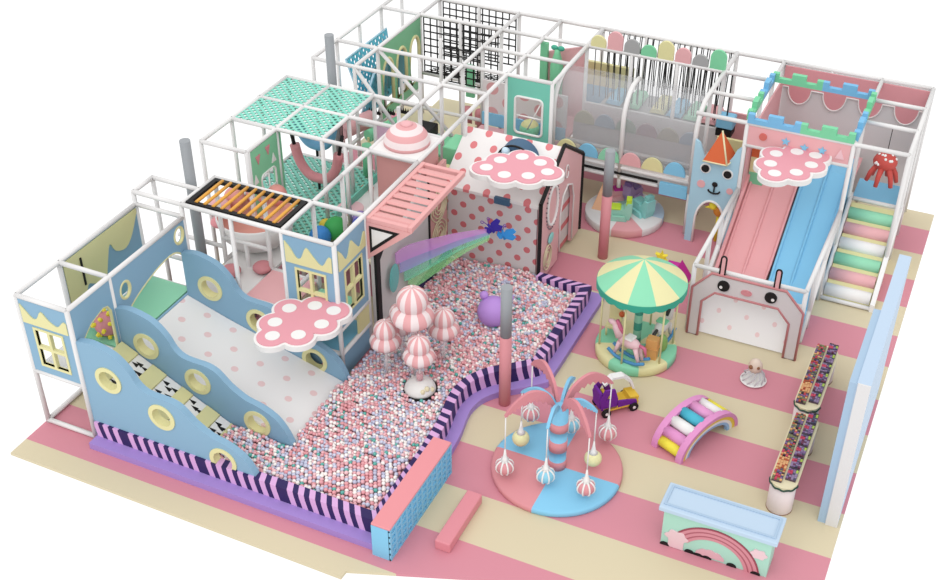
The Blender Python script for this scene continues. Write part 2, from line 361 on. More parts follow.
wave(1.16, 1.3, 'middle blue wavy wall between the climbing ramp and the white slide')
wave(3.32, 3.46, 'rear blue wavy wall beside the white slide, partly under the spotted canopy')
# climbing ramp
t = thing('climbing_ramp', 'stepped ramp of cream blocks and white blocks printed with black trees', 'ramp', (1.24, .14, .1))
z = lambda x: max(.16, 1.66-(x-1.3)*.52)
MB().prism([(1.26, .1), (4.3, .1), (4.3, .12), (4.1, z(4.1)-.12), (1.26, z(1.26)-.12)], 'y', .15, 1.15).build('ramp_body', MATW, t)
CB = [1.27, 1.64, 1.95, 2.27, 2.6, 2.85, 3.15, 3.44, 3.68, 3.93, 4.2]
for k in range(10):
    x0, x1 = CB[k], CB[k+1]-.01; zt = .02 if k % 2 == 0 else .0
    m = MB(); m.prism([(x0, z(x0)-.13), (x1, z(x1)-.13), (x1, z(x1)-.0+zt-.03), (x0, z(x0)+zt-.03)], 'y', .16, 1.14, 0)
    if k % 2:
        random.seed(k)
        for q in range(12):
            a = x0+.04+(q % 3)*(x1-x0)*.3+random.uniform(-.02, .02); b = .24+(q//3)*.24+random.uniform(-.06, .06)
            h = .13; w = .033
            vs = [(a+.02, b-w, z(a+.02)-.026), (a+.02, b+w, z(a+.02)-.026)]
            # little tree: triangle pointing uphill
            vs = [(a+.09, b-.05, z(a+.09)-.025), (a+.09, b+.05, z(a+.09)-.025), (a-.05, b, z(a-.05)-.025)]
            m.add(vs, [[0, 1, 2]], 1)
    m.build('cream_step' if k % 2 == 0 else 'tree_print_step', [YEL if k % 2 == 0 else MATW, BLACK], t, fix=False)
# white slide
hearts = dots('pink_dot_vinyl', 'e8e6e5', 'e6c6c6', 'XY', .62, .9, .075)
t = thing('wide_slide', 'wide white slide with pale pink dots running down into the ball pit', 'slide', (1.24, 1.3, .1))
MB().prism([(1.24, DK-.1), (5.05, .05), (5.25, .05), (5.05, .26), (2.2, 1.06), (1.24, DK+.02)], 'y', 1.31, 3.31).build('slide_bed', hearts, t)

# ------------------------------------------------------------ spotted canopies
def canopy(label, cx, cy, z, rel, R=.35, rd=.145, inner=1):
    t = thing('spotted_canopy', label, 'canopy', (cx, cy, z), 'pink cloud canopies with white spots')
    def out(grow):
        pts = []
        for i in range(96):
            a = 2*pi*i/96; d = (cos(a), sin(a)); best = .2
            for (x, y) in rel:
                b = x*d[0]+y*d[1]; c = x*x+y*y-(R+grow)**2; q = b*b-c
                if q > 0: best = max(best, b+math.sqrt(q))
            pts.append((cx+d[0]*best, cy+d[1]*best))
        return pts
    MB().prism(out(0), 'z', z-.12, z).build('canopy_base', MATW, t)
    MB().prism(out(-.055), 'z', z-.01, z+.02).build('pink_top', mat('canopy_pink', 'dd96a2'), t)
    for x, y in rel:
        MB().lathe((cx+x*.97, cy+y*.97, z+.018), [(rd, 0), (rd, .012)], 24).build('white_spot', MATW, t)
    return t
R1 = [(-.43, .25), (0, .55), (.44, .56), (-.44, -.28), (-.24, -.69), (.21, -.44), (.45, .06)]
canopy('pink spotted cloud canopy above the bottom of the white slide, left', 4.43, 2.78, 2.05, R1)
canopy('pink spotted cloud canopy in front of the castle wall above the double slide', 12.03, 11.28, 3.07, [(x*.97, y*.97) for x, y in R1])
canopy('pink spotted cloud canopy above the polka dot playhouse roof', 6.7, 8.3, 3.2, [(-.11, .47), (-.5, .12), (-.65, -.32), (-.15, -.45), (.35, -.27), (.68, .07), (.37, .39)])
MB_ = MB().tube((4.1, 3.5, 1.99), (4.1, 2.8, 1.93), .03)
tag(MB_.build('canopy_bracket', WHITE), 'white bracket arm under the left spotted canopy', 'bracket')

# ------------------------------------------------------------ ball pit border and step
BP = [(1.28, -.05), (7.62, -.05), (7.62, 2.0), (7.56, 2.9), (7.47, 3.4), (7.42, 3.8), (7.5, 4.25), (7.75, 4.65), (8.1, 4.95), (8.52, 5.35), (8.52, 8.45), (7.22, 8.45)]
def offs(path, d):
    out = []
    for i, p in enumerate(path):
        def nrm(a, b):
            v = Vector((b[0]-a[0], b[1]-a[1])).normalized(); return Vector((v.y, -v.x))
        n1 = nrm(path[i-1], p) if i else None; n2 = nrm(p, path[i+1]) if i < len(path)-1 else None
        if n1 is None: n = n2; k = 1
        elif n2 is None: n = n1; k = 1
        else:
            n = (n1+n2).normalized(); k = 1/max(.5, n.dot(n1))
        out.append((p[0]+n.x*d*k, p[1]+n.y*d*k))
    return out
def arclen(path):
    s = [0]
    for a, b in zip(path, path[1:]): s.append(s[-1]+math.hypot(b[0]-a[0], b[1]-a[1]))
    return s
bpath = BP[:3] + smooth(BP[2:10], 3)[1:] + BP[10:]
inner = offs(bpath, -.2); stp = offs(bpath, .24); S = arclen(bpath)
def at(path, s):
    s = max(0, min(s, S[-1]))
    for i in range(len(S)-1):
        if s <= S[i+1] or i == len(S)-2:
            t = (s-S[i])/(S[i+1]-S[i]+1e-9); return (path[i][0]*(1-t)+path[i+1][0]*t, path[i][1]*(1-t)+path[i+1][1]*t)
pit = thing('ball_pit_border', 'purple and lilac chevron padded border with lavender step around the ball pit', 'border', (4.5, -.1, 0))
m = MB(); s = 0; k = 0; seg = []
while s < S[-1]:
    w = .125 if k % 2 == 0 else (.24 if (k//2) % 7 == 2 else .115)
    seg.append((s, min(s+w, S[-1]), k % 2)); s += w; k += 1
seg.insert(0, (-.2, 0, 1)) if 0 else None
for a, b, c in seg:
    cuts = [a] + [x for x in S if a+1e-4 < x < b-1e-4] + [b]
    for u, v in zip(cuts, cuts[1:]):
        rows = []
        for sv in (u, v):
            sh = .0
            pi_, po = at(inner, sv+.03), at(bpath, sv-.03); pm = at(bpath, sv-.015); pb = at(bpath, sv+.04); pib = at(inner, sv)
            rows.append([(*pib, .15), (*pi_, .5), (*po, .5), (*pm, .38), (*pb, .15)])
        vs = rows[0] + rows[1]
        m.add(vs, [[i, i+1, 6+i, 5+i] for i in range(4)], c)
m.build('chevron_padding', [LPUR, DPUR], pit)
m = MB(); n = len(stp)
vs = [(*p, 0) for p in stp] + [(*p, .15) for p in stp] + [(*p, .15) for p in inner] + [(*p, 0) for p in inner]
m.add(vs, [[r*n+i, r*n+i+1, ((r+1) % 4)*n+i+1, ((r+1) % 4)*n+i] for r in range(4) for i in range(n-1)] + [[0, n, 2*n, 3*n], [n-1, 2*n-1, 3*n-1, 4*n-1]], 0)
m.build('step', PURP, pit)

# entry block with the blue lattice side
t = thing('entry_block', 'sky blue lattice sided block with flat pink top at the pit corner', 'block', (7.9, .75, 0))
X0, X1, Y0, Y1, H = 7.66, 8.04, -.38, 2.1, .8
MB().box(X0, Y0, 0, X1-.03, Y1, H-.05, 0).build('block_body', SKY, t)
MB().box(X0, Y0, H-.05, X1, Y1, H, 0, .01).build('pink_top', mat('block_pink', 'e08d93'), t)
m = MB(); nz, ny = 5, 12
for i in range(ny+1):
    y = Y0+.02+(Y1-Y0-.06)*i/ny; m.box(X1-.04, y-.02, 0, X1, y+.04, H-.05)
for j in range(nz+1):
    zz = (H-.09)*j/nz; m.box(X1-.04, Y0, zz, X1-.004, Y1, zz+.045)
m.build('lattice', SKY, t)
t = thing('foam_bench', 'low pink foam bench on the floor right of the lattice block', 'bench', (8.75, .9, 0))
MB().box(8.6, .22, 0, 8.9, 1.62, .22, 0, .015).build('bench_block', mat('bench_pink', 'd98791'), t)

# ------------------------------------------------------------ balloon trees in the pit
STR = 16
def striped(mfun=None): return lambda i, j: (i//2) % 2
def balloon_tree(x, y, zt, R, base, label):
    t = thing('balloon_tree', label, 'decoration', (x, y, .3), 'pink and white striped balloon trees in the pit')
    h = zt
    MB().tube((x, y, .35), (x, y, h-.3), .13*R/.3, 0, 16, r2=.09*R/.3).build('clear_stem', CLEAR, t)
    MB().tube((x, y, .35), (x, y, h-.3), .02, 0, 8).build('inner_pole', PWHITE, t)
    m = MB(); n = 32
    pr = [(.02, -.3*R/.3), (R*1.0, -.27*R/.3), (R*1.3, -.17*R/.3), (R*1.33, -.08*R/.3), (R*1.15, .04*R/.3), (R*.85, .1*R/.3)]
    vs = [((x+r*(1+.05*abs(sin(2*pi*i/n*4)))*cos(2*pi*i/n)), (y+r*(1+.05*abs(sin(2*pi*i/n*4)))*sin(2*pi*i/n)), h-.15*R/.3+zz) for r, zz in pr for i in range(n)]
    fs = [[j*n+i, j*n+(i+1) % n, (j+1)*n+(i+1) % n, (j+1)*n+i] for j in range(len(pr)-1) for i in range(n)]
    m.add(vs, fs, [(i//2) % 2 for j in range(len(pr)-1) for i in range(n)], True)
    m.build('striped_skirt', [mat('stripe_pink', 'dca0a2'), PWHITE], t)
    MB().sphere((x, y, h+.08*R/.3), R*1.0, 0, 32, 12, mf=lambda i, j: (i//2) % 2, sc=(1, 1, 1.0)).build('striped_dome', [mat('stripe_pink', 'dca0a2'), PWHITE], t)
    MB().sphere((x, y, h+.12*R/.3+R*.96), R*.1, 0, 10, 6).build('finial', PWHITE, t)
    if base:
        MB().lathe((x, y, .32), [(.36, 0), (.36, .05)], 28).build('black_ring', BLACK, t)
        MB().sphere((x, y, .36), .33, 0, 24, 8, t1=.5, sc=(1, 1, .8)).build('dome_base', mat('speckled_white', 'dedbd8'), t)
        MB().tube((x, y, .6), (x, y, .78), .07, 0, 12).build('pink_collar', PINKD, t)
        m = MB()
        for dx, dy, zz in ((.22, -.12, .52), (.16, -.2, .48), (.28, -.02, .46)): m.sphere((x+dx, y+dy, zz), .06, 0, 8, 5)
        m.build('flower_trim', CREAM, t)
balloon_tree(6.26, 4.02, 2.2, .32, False, 'tallest striped balloon tree, at the centre of the cluster')
balloon_tree(6.55, 3.7, 1.42, .24, True, 'front striped balloon tree standing on a white dome base')
balloon_tree(5.7, 3.86, 1.42, .24, False, 'left striped balloon tree nearest the blue house')
balloon_tree(6.6, 4.72, 1.42, .24, False, 'right striped balloon tree of the cluster')
balloon_tree(5.72, 4.5, 1.42, .24, False, 'rear striped balloon tree half hidden behind the tallest one')

# purple bear
t = thing('bear_ball', 'lilac furry round bear sitting among the pit balls behind the pillar', 'soft toy', (6.95, 6.45, .3))
MB().sphere((6.95, 6.45, .62), .35, 0, 24, 14).build('body', LILAC, t)
for dx, dy in ((-.24, .05), (.3, .2)): MB().sphere((6.95+dx, 6.45+dy, .95), .1, 0, 12, 8).build('ear', LILAC, t)

# ------------------------------------------------------------ rainbow wall x = 4.8
dotw = dots('polka_wall', 'd3cecd', 'cf6f74', 'XZ', .46, .54, .082, ou=.1, ov=.2)
t = thing('rainbow_wall', 'pale grey wall with black edging and projected rainbow streaks under the pink slats', 'wall', (4.8, 5, .1))
MB().prism([(5.0, .12), (7.5, .12), (7.5, 2.95), (5.9, 2.2), (5.0, 2.45)], 'x', 4.78, 4.88).build('board', mat('pearl_grey', 'cbc6c4'), t)
MB().box(4.87, 4.98, .3, 4.93, 5.14, 2.42).build('black_post', BLACK, t)
MB().prism([(5.14, 2.42), (5.6, 2.6), (5.14, 2.2)], 'x', 4.88, 4.93).build('black_gusset', BLACK, t)
MB().box(4.88, 7.47, .3, 4.91, 7.52, 2.85).build('black_seam', BLACK, t)
MB().prism([(6.75, .36), (8.4, .36), (8.4, .5), (6.75, .5)], 'x', 4.88, 5.0).build('black_skirting', DPUR, t)
MB().prism(rect(7.52, .12, 8.45, 2.9), 'x', 4.78, 4.87).build('pink_end_panel', mat('rose_panel', 'd9a09c'), t)
for cy, cz, r in ((7.98, 1.95, .4), (7.98, 1.2, .36)):
    m = MB()
    for q in range(4):
        rr = r-.09*q; m.path([(4.9+.004*q, cy+rr*(1+.05*cos(i*pi/3))*cos(i*pi/12), cz+rr*(1+.05*cos(i*pi/3))*sin(i*pi/12)) for i in range(24)], .016, 0, 6, closed=True)
    m.build('cream_rose', CREAM, t)
# projected rainbow light, built as translucent sheets from the butterflies to the wall
RB = [('eaa8f4', 0), ('b9b6fa', 1), ('86ecc6', 2), ('a6f3a0', 3)]
rb = thing('rainbow_projection', 'sheer sheets shaped as a pastel rainbow light streamer sweeping from the butterflies to the grey wall', 'projection', (5.6, 6.4, 1))
for h, k in RB:
    mm = mat('sheer_'+['violet', 'periwinkle', 'sea', 'lime'][k], h, .6, alpha=.38)
    top0 = [(4.97+.01*k, 5.75+.16*k, 2.0-.32*k), (5.1, 6.12+.14*k, 2.03-.32*k), (5.4, 6.62+.1*k, 1.98-.25*k), (5.85, 7.2+.04*k, 1.93-.15*k), (6.3, 7.66, 1.88-.07*k)]
    wd = [.28, .34, .28, .17, .08]
    c = smooth(top0, 6); ws = smooth([(w,) for w in wd], 6)
    vs = []; N = len(c)
    for p, (w,) in zip(c, ws): vs += [(p[0]-.02, p[1], p[2]+.01), (p[0]-.02, p[1], p[2]-w), (p[0]+.01, p[1], p[2]-w), (p[0]+.01, p[1], p[2]+.01)]
    fs = [[4*i+q, 4*i+(q+1) % 4, 4*i+4+(q+1) % 4, 4*i+4+q] for i in range(N-1) for q in range(4)] + [[0, 1, 2, 3], [4*N-4, 4*N-3, 4*N-2, 4*N-1]]
    m = MB(); m.add(vs, fs, 0, False)
    m.build('projection_stripe', mm, rb)
MB().sphere((4.98, 5.62, 1.45), .36, 0, 20, 10, sc=(.08, .6, 1.0)).build('projection_patch', mat('sheer_aqua', '6fc9c6', .6, alpha=.6), rb)
def butterfly(x, y, z, c1, label, rot):
    M = Matrix.Translation((x, y, z)) @ Matrix.Rotation(rot, 4, 'Y')
    t = thing('butterfly', label, 'decoration', (x, y, z), 'butterflies at the end of the rainbow streamer')
    MB(M).prism([(0, 0), (.1, .1), (.28, .12), (.33, .03), (.22, -.03), (.3, -.1), (.2, -.17), (.05, -.12)], 'y', -.02, .02).build('wing', c1, t)
    MB(M).prism([(0, 0), (-.1, .08), (-.14, .0), (-.1, -.1), (-.03, -.1)], 'y', -.05, .0).build('wing', c1, t)
    MB(M).tube((0, 0, -.14), (0, 0, .1), .03, 0, 8).build('body', c1, t)
    for s in (-1, 1):
        MB(M).path([(.02*s, 0, .1), (.06*s, 0, .17)] + [(.1*s+.035*cos(a), 0, .2+.035*sin(a)) for a in [i*.9 for i in range(7)]], .01, 0, 6).build('antenna', mat('antenna_violet', '7a4aa8'), t)
butterfly(6.33, 7.66, 1.92, mat('deep_indigo', '37289a'), 'dark indigo butterfly in front of the polka dot wall', -.7)
butterfly(6.6, 7.75, 1.78, mat('azure', '2f93dd'), 'bright azure butterfly beside the indigo one', -.3)

# ------------------------------------------------------------ pink slat pergola
t = thing('slat_pergola', 'pink slatted pergola roof on a triangular bracket above the grey wall', 'pergola', (5.35, 6, T))
PG = mat('pergola_pink', 'e0a3a1')
gx0, gx1, gy0, gy1 = 4.86, 5.9, 4.78, 7.28
for a in ((gx0, gy0, gx0+.1, gy1), (gx1-.1, gy0, gx1, gy1)): MB().box(a[0], a[1], T-.12, a[2], a[3], T, 0, .01).build('side_beam', PG, t)
for a in (gy0, gy1-.1): MB().box(gx0+.1, a, T-.12, gx1-.1, a+.1, T-.005, 0, .01).build('end_beam', PG, t)
for k in range(8):
    y = gy0+.13+k*.28; MB().prism([(y, T-.04), (y+.03, T+.0), (y+.23, T-.05), (y+.2, T-.1)], 'x', gx0+.1, gx1-.1).build('slat', PG, t)
MB().prism([(4.85, T-.12), (5.9, T-.12), (4.85, 2.42)], 'y', gy0, gy0+.08, 0, [[(4.94, T-.24), (5.55, T-.24), (4.94, 2.68)]]).build('bracket', PG, t)
MB().prism([(4.92, T-.2), (5.62, T-.2), (4.92, 2.6)], 'y', gy0-.01, gy0+.03, 0, [[(4.97, T-.26), (5.47, T-.26), (4.97, 2.74)]]).build('black_outline', BLACK, t)
MB().prism([(4.97, T-.26), (5.47, T-.26), (4.97, 2.74)], 'y', gy0+.0, gy0+.02).build('white_infill', MATW, t)

# ------------------------------------------------------------ polka dot house
roofm = dots('polka_roof', 'e6e2e0', 'd9797d', 'XY', .5, .62, .085, ou=.3, ov=.1)
t = thing('polka_dot_house', 'large playhouse covered in coral polka dots with black outlined pink gable', 'playhouse', (6, 9.8, 0))
MB().prism([(8.5, .1), (11.1, .1), (11.1, 2.22), (9.8, 3.05), (8.5, 2.22)], 'x', 4.86, 7.1).build('walls', dotw, t)
MB().prism([(8.46, 2.22), (9.8, 3.08), (11.14, 2.22), (11.14, 2.15), (9.8, 3.0), (8.46, 2.15)], 'x', 4.75, 7.14).build('roof', roofm, t)
ol = [(8.45, .1), (8.45, 2.3), (9.8, 3.14), (11.1, 2.28), (11.1, .15)]
g = [(8.5, .1), (8.5, 2.25), (9.8, 3.08), (11.05, 2.24), (11.05, .1), (10.55, .1)] + [(10.55, 1.4), (10.4, 1.8), (10.1, 1.95), (9.8, 1.8), (9.66, 1.4), (9.66, .1)]
MB().prism(g, 'x', 7.12, 7.2).build('gable_panel', mat('gable_pink', 'dfaeb0'), t)
ed = MB()
for p, q in zip(ol, ol[1:]): ed.tube((7.2, *p), (7.2, *q), .05, 0, 4, smooth=False)
ed.build('black_outline', BLACK, t)
gd = MB()
gd.path([(7.22, 9.15+.3*cos(i*pi/14), 1.9+.5*sin(i*pi/14)) for i in range(28)], .035, 0, 8, closed=True)
gd.path([(7.22, 9.7+.0, .3), (7.22, 9.68, 1.4), (7.22, 9.82, 1.8), (7.22, 10.1, 1.95), (7.22, 10.4, 1.8), (7.22, 10.54, 1.4), (7.22, 10.54, .2)], .02)
gd.path([(7.22, 10.0+.1*cos(i*.6), 2.35+.17*sin(i*.6)) for i in range(11)], .015, 0, 6)
gd.build('white_line_art', MATW, t)
gb = MB()
for i in range(30):
    a = i*2*pi/30; gb.sphere((7.22, 9.15+.37*cos(a), 1.9+.6*sin(a)), .022, 0, 6, 4)
gb.build('beaded_ring', mat('beads', '85767b'), t)
gm = MB(); gm.sphere((7.23, 9.1, 1.05), .17, 0, 12, 8, sc=(.15, 1, .8)); gm.build('aqua_bow', AQUA, t)
gm = MB()
for q in range(3): gm.path([(7.22, 8.95+(.24-.07*q)*cos(i*pi/10), .6+(.33-.09*q)*sin(i*pi/10)) for i in range(20)], .016, 0, 6, closed=True)
gm.build('cream_rose', CREAM, t)
# navy arch over the roof
t = thing('roof_arch', 'navy blue arch with white bauble and orange lining rising through the dotted roof', 'decoration', (6.3, 9.3, 2.3))
for yy0, yy1, rr, mt, nm in ((8.35, 9.5, (.3, .44), NAVY, 'band'),):
    pts = [(6.28+rr[1]*cos(a), 2.8+rr[1]*sin(a)) for a in [pi*i/16 for i in range(17)]] + [(6.28+rr[0]*cos(a), 2.8+rr[0]*sin(a)) for a in [pi-pi*i/16 for i in range(17)]]
    MB().prism(pts, 'y', 9.1, 9.5).build('band', NAVY, t)
    MB().prism([(6.28+.3*cos(a), 2.8+.3*sin(a)) for a in [pi*i/16 for i in range(17)]] + [(6.28+.19*cos(a), 2.8+.19*sin(a)) for a in [pi-pi*i/16 for i in range(17)]], 'y', 9.12, 9.48).build('orange_lining', PEACH, t)
    for rr2 in (.44, .3): MB().path([(6.28+rr2*cos(pi*i/16), 9.1, 2.8+rr2*sin(pi*i/16)) for i in range(17)], .025, 0, 6).build('black_edge', BLACK, t)
MB().sphere((6.06, 9.08, 3.08), .1, 0, 14, 8).build('bauble', mat('bauble', 'c5dff0'), t)
MB().box(6.08, 8.4, 2.08, 6.45, 8.5, 2.24).build('foot', NAVY, t)

# ------------------------------------------------------------ pink tower with striped dome
t = thing('dome_tower', 'pink tower with white slab roof and pink striped dome', 'tower', (4.2, 7.8, DK))
MB().box(3.72, 7.3, DK, 4.72, 8.35, T-.08, 0).build('walls', mat('tower_pink', 'cf9491'), t)
MB().box(3.62, 7.2, T-.08, 4.8, 8.4, T+.02, 0, .01).build('slab_roof', MATW, t)
MB().sphere((4.2, 7.85, T+.02), .52, 0, 32, 10, t1=.5, sc=(1, 1, .9), mf=lambda i, j: (j+1)//2 % 2).build('striped_dome', [PWHITE, mat('stripe_pink', 'dca0a2')], t)
MB().lathe((4.2, 7.85, T+.46), [(.14, 0), (.13, .05), (.06, .08)], 16).build('dome_cap', PINK, t)
MB().sphere((4.74, 8.0, 2.5), .18, 0, 12, 8, sc=(.2, 1, 1)).build('white_motif', MATW, t)
t = thing('corner_pad', 'green over yellow padded corner between the pink tower and dotted roof', 'padding', (4.8, 8.9, DK))
MB().box(4.5, 8.5, DK, 4.74, 9.0, 2.45, 0, .02).build('yellow_lower', YEL, t)
MB().box(4.4, 9.2, DK, 4.74, 9.9, 2.75, 0, .02).build('green_upper', GREEN, t)

# ============================================================ MONKEY BARS AND DECKS
t = thing('monkey_bars', 'amber monkey bars in a black frame on top of the white pipes', 'monkey bars', (2.4, 4.2, T))
x0, x1, y0, y1 = 1.27, 3.53, 3.67, 4.73
MB().prism(rect(x0, y0, x1, y1), 'z', T-.03, T+.05, 0, [rect(x0+.1, y0+.1, x1-.1, y1-.1)]).build('black_frame', BLACK, t)
for k in range(10):
    x = x0+.22+k*(x1-x0-.4)/9
    MB().tube((x, y0+.06, T+.05), (x, y1-.04, T+.05), .036, 0, 8).build('bar', AMBER, t)
def deck(x0, y0, x1, y1, m, label, z=DK, h=.08):
    return tag(MB().box(x0, y0, z-h, x1, y1, z, 0, .01).build('deck_mat', m), label, 'deck', 'padded decks')
deck(1.25, 3.65, 2.35, 6.0, MATW, 'white padded deck under the amber monkey bars')
deck(2.44, 3.65, 3.56, 4.76, PINK, 'pink padded deck left of the blue window house', DK+.12)
deck(3.65, 3.65, 4.76, 4.76, MINT, 'mint deck inside the blue window house')
deck(3.65, 3.65, 4.76, 4.76, SKY, 'low blue deck under the window house', .75)
tag(MB().box(3.6, 3.62, .1, 4.78, 3.68, .7).build('skirt_panel', BLUE), 'blue skirt panel below the window house facing front', 'panel')
tag(MB().box(4.74, 3.66, .1, 4.8, 4.76, .7).build('skirt_panel', BLUE), 'blue skirt panel below the window house facing the ball pit', 'panel')
tag(MB().box(4.78, 4.3, .8, 4.82, 4.76, 1.3).build('skirt_panel', YEL), 'small cream panel under the side of the window house', 'panel')
deck(2.45, 6.1, 4.76, 7.16, CREAM, 'cream deck under the big coloured balls', DK-.02)
deck(2.45, 7.3, 3.56, 10.7, MATW, 'white play mat deck with pink circle, left of the pink tower')
tag(MB().lathe((2.62, 7.85, DK+.001), [(.32, 0), (.32, .02)], 32).build('pink_circle_mat', LPINK), 'round pale pink mat on the white deck', 'mat')
m = MB(); m.path([(2.55+.14*cos(a), 8.75+.14*sin(a), DK+.05) for a in [i*.4-.6 for i in range(10)]], [.015, .03, .04, .05, .05, .045, .04, .035, .025, .015])
tag(m.build('orange_crescent', ORANGE), 'small orange crescent toy on the white deck', 'toy')
tag(MB().sphere((3.12, 8.85, DK+.19), .19, 0, 20, 12).build('orange_ball', ORANGE), 'orange ball resting against the pink tower', 'ball')
for (x, y, r, mt, l) in ((2.8, 6.2, .25, mat('ball_blue', '2f7fc4'), 'big royal blue ball on the cream deck'), (2.98, 6.6, .28, mat('ball_green', '2f9a4a'), 'big green ball, tallest of the coloured balls on the deck'),
                  (2.62, 6.75, .17, mat('ball_yellow', 'c9b22f'), 'mustard yellow ball behind the green ball'), (3.5, 6.6, .2, CREAM, 'cream ball right of the green ball'),
                  (3.35, 7.05, .2, mat('ball_indigo', '3a55c0'), 'indigo blue ball beside the pipe post'), (3.2, 7.32, .19, mat('ball_mauve', '9b86c8'), 'mauve ball behind the indigo ball')):
    tag(MB().sphere((x, y, DK+r-.02), r, 0, 20, 12).build('big_ball', mt), l, 'ball', 'big balls on the middle deck')
grad = thing('pastel_backdrop', 'panel fading from pink to sky blue beside the pink tower', 'panel', (2.6, 9.6, DK))
MB().box(2.45, 9.6, DK+.6, 3.5, 9.66, 2.7).build('pink_half', mat('mauve_pink', 'ddb4cf'), grad)
MB().box(2.45, 9.6, DK, 3.5, 9.66, DK+.6).build('blue_half', LBLUE, grad)

# spin bowl with pink petals
t = thing('petal_bowl', 'big white bowl seat ringed by salmon pink petal cushions', 'bowl seat', (.95, 6.6, DK))
t.location = (1.5, 5.65, DK)
MB().lathe((1.5, 5.65, DK), [(.3, 0), (.6, .15), (.8, .4), (.88, .8), (.84, .82)], 32, cap=False).build('bowl', MATW, t)
MB().lathe((1.5, 5.65, DK), [(.84, .82), (.76, .45), (.5, .25), (.05, .2)], 32, cap=False).build('peach_lining', mat('bowl_peach', 'dfa294'), t)
for k in range(4):
    a = k*.62+1.5
    MB().sphere((1.5+.82*cos(a), 5.65+.82*sin(a), DK+.85), .25, 0, 16, 10, sc=(.95, .95, 1.0)).build('petal_cushion', PINK if k % 2 else mat('salmon', 'd99088'), t)
for k, (x, y) in enumerate(((.3, 5.9), (.62, 6.3), (1.65, 4.35), (2.2, 4.75))):
    tag(MB().sphere((x, y, DK+.12), .22, 0, 16, 10, sc=(1, 1, .55)).build('petal_cushion', PINKD), ['deep pink floor cushion at the far left corner', 'deep pink floor cushion behind the petal bowl', 'deep pink floor cushion in front of the petal bowl', 'deep pink floor cushion right of the petal bowl'][k], 'cushion', 'pink floor cushions')

# ------------------------------------------------------------ green perforated nets
net = dots('green_perforated', '7dd0bc', 'ffffff', 'XY', .2, .17, .04, hole=True)
names = [(0, 7.2, 'front left'), (1.2, 7.2, 'front right'), (0, 8.4, 'rear left'), (1.2, 8.4, 'rear right')]
for x, y, n_ in names:
    tag(MB().box(x+.03, y+.03, T-.01, x+1.17, y+1.17, T+.01).build('roof_net', net), f'green perforated roof net, the {n_} one of four', 'net', 'green roof nets')
tag(MB().box(.04, 6.1, DK-.02, 2.55, 9.55, DK+.02).build('floor_net', dots('green_floor_net', '7dcbb8', 'ffffff', 'XY', .22, .19, .046, hole=True)), 'green perforated floor net under the hanging tube swings', 'net')
tag(MB().box(2.55, 7.3, DK, 2.6, 9.55, DK+.2).build('low_wall', TEAL), 'plain teal low wall beside the perforated floor net', 'wall')
# mint window panel with bunting
t = thing('mint_panel', 'mint green panel with rounded cross window and triangle bunting beside the nets', 'wall panel', (1.2, 6.1, DK))
wn = rrect(6.4, 1.75, 6.98, 2.65, .12)
MB().prism(rect(6.05, DK, 7.16, T-.05), 'x', 1.17, 1.23, 0, [wn]).build('board', mat('leaf_mint', '84cba0'), t)
m = MB(); m.path([(1.24, p[0], p[1]) for p in wn], .022, 0, 8, closed=True); m.tube((1.24, 6.69, 1.75), (1.24, 6.69, 2.65), .018); m.tube((1.24, 6.4, 2.2), (1.24, 6.98, 2.2), .018); m.build('window_frame', MATW, t)
m = MB()
for q, (y, z_, c) in enumerate(((6.35, 3.1, 1), (6.75, 3.15, 1), (6.2, 2.65, 0), (6.95, 2.85, 0))): m.prism([(y-.09, z_+.1), (y+.09, z_+.1), (y, z_-.13)] if c else [(y-.09, z_-.1), (y+.09, z_-.1), (y, z_+.13)], 'x', 1.23, 1.245, c)
m.build('bunting', [MATW, PINKD], t)
tag(MB().box(1.17, 7.22, DK, 1.23, 7.32, T-.05).build('edge_strip', mat('leaf_mint', '84cba0')), 'narrow mint strip at the edge of the window panel', 'strip')

# tube swings
def tube_swing(cx, cy, zt, w, d, r, m, label):
    t = thing('tube_swing', label, 'swing', (cx, cy, zt-d), 'padded tube swings under the nets')
    pts = smooth([(cx-w, cy, zt), (cx-w*.82, cy, zt-d*.55), (cx-w*.45, cy, zt-d*.92), (cx, cy, zt-d), (cx+w*.45, cy, zt-d*.92), (cx+w*.82, cy, zt-d*.55), (cx+w, cy, zt)], 4)
    MB().path(pts, r, 0, 12).build('padded_tube', m, t)
    for s in (-1, 1):
        MB().path([(cx+s*w, cy, zt-.05), (cx+s*(w+.12), cy+.02, zt+.5)], .045, 0, 8).build('strap', BLACK, t)
        MB().path([(cx+s*(w+.12), cy+.02, zt+.4), (cx+s*(w+.14), cy+.02, T-.01)], .012, 0, 6).build('hanging_cord', BLACK, t)
    MB().tube((cx, cy, zt-d-.02), (cx, cy, zt-d-.3), .035, 0, 8).build('tassel', BLACK, t)
tube_swing(1.62, 8.15, 2.55, .6, .78, .12, PINKD, 'pink U shaped padded tube swing on black straps')
tube_swing(.95, 9.2, 2.6, .5, .62, .12, mat('tube_blue', '6fa9cf'), 'blue U shaped padded tube swing behind the pink one')
t = thing('green_roller', 'upright green padded post beside the pink tube swing', 'padding', (2.3, 9.2, DK))
MB().tube((2.25, 9.4, DK), (2.25, 9.4, 2.2), .12, 0, 16).build('roller_body', GREEN, t)

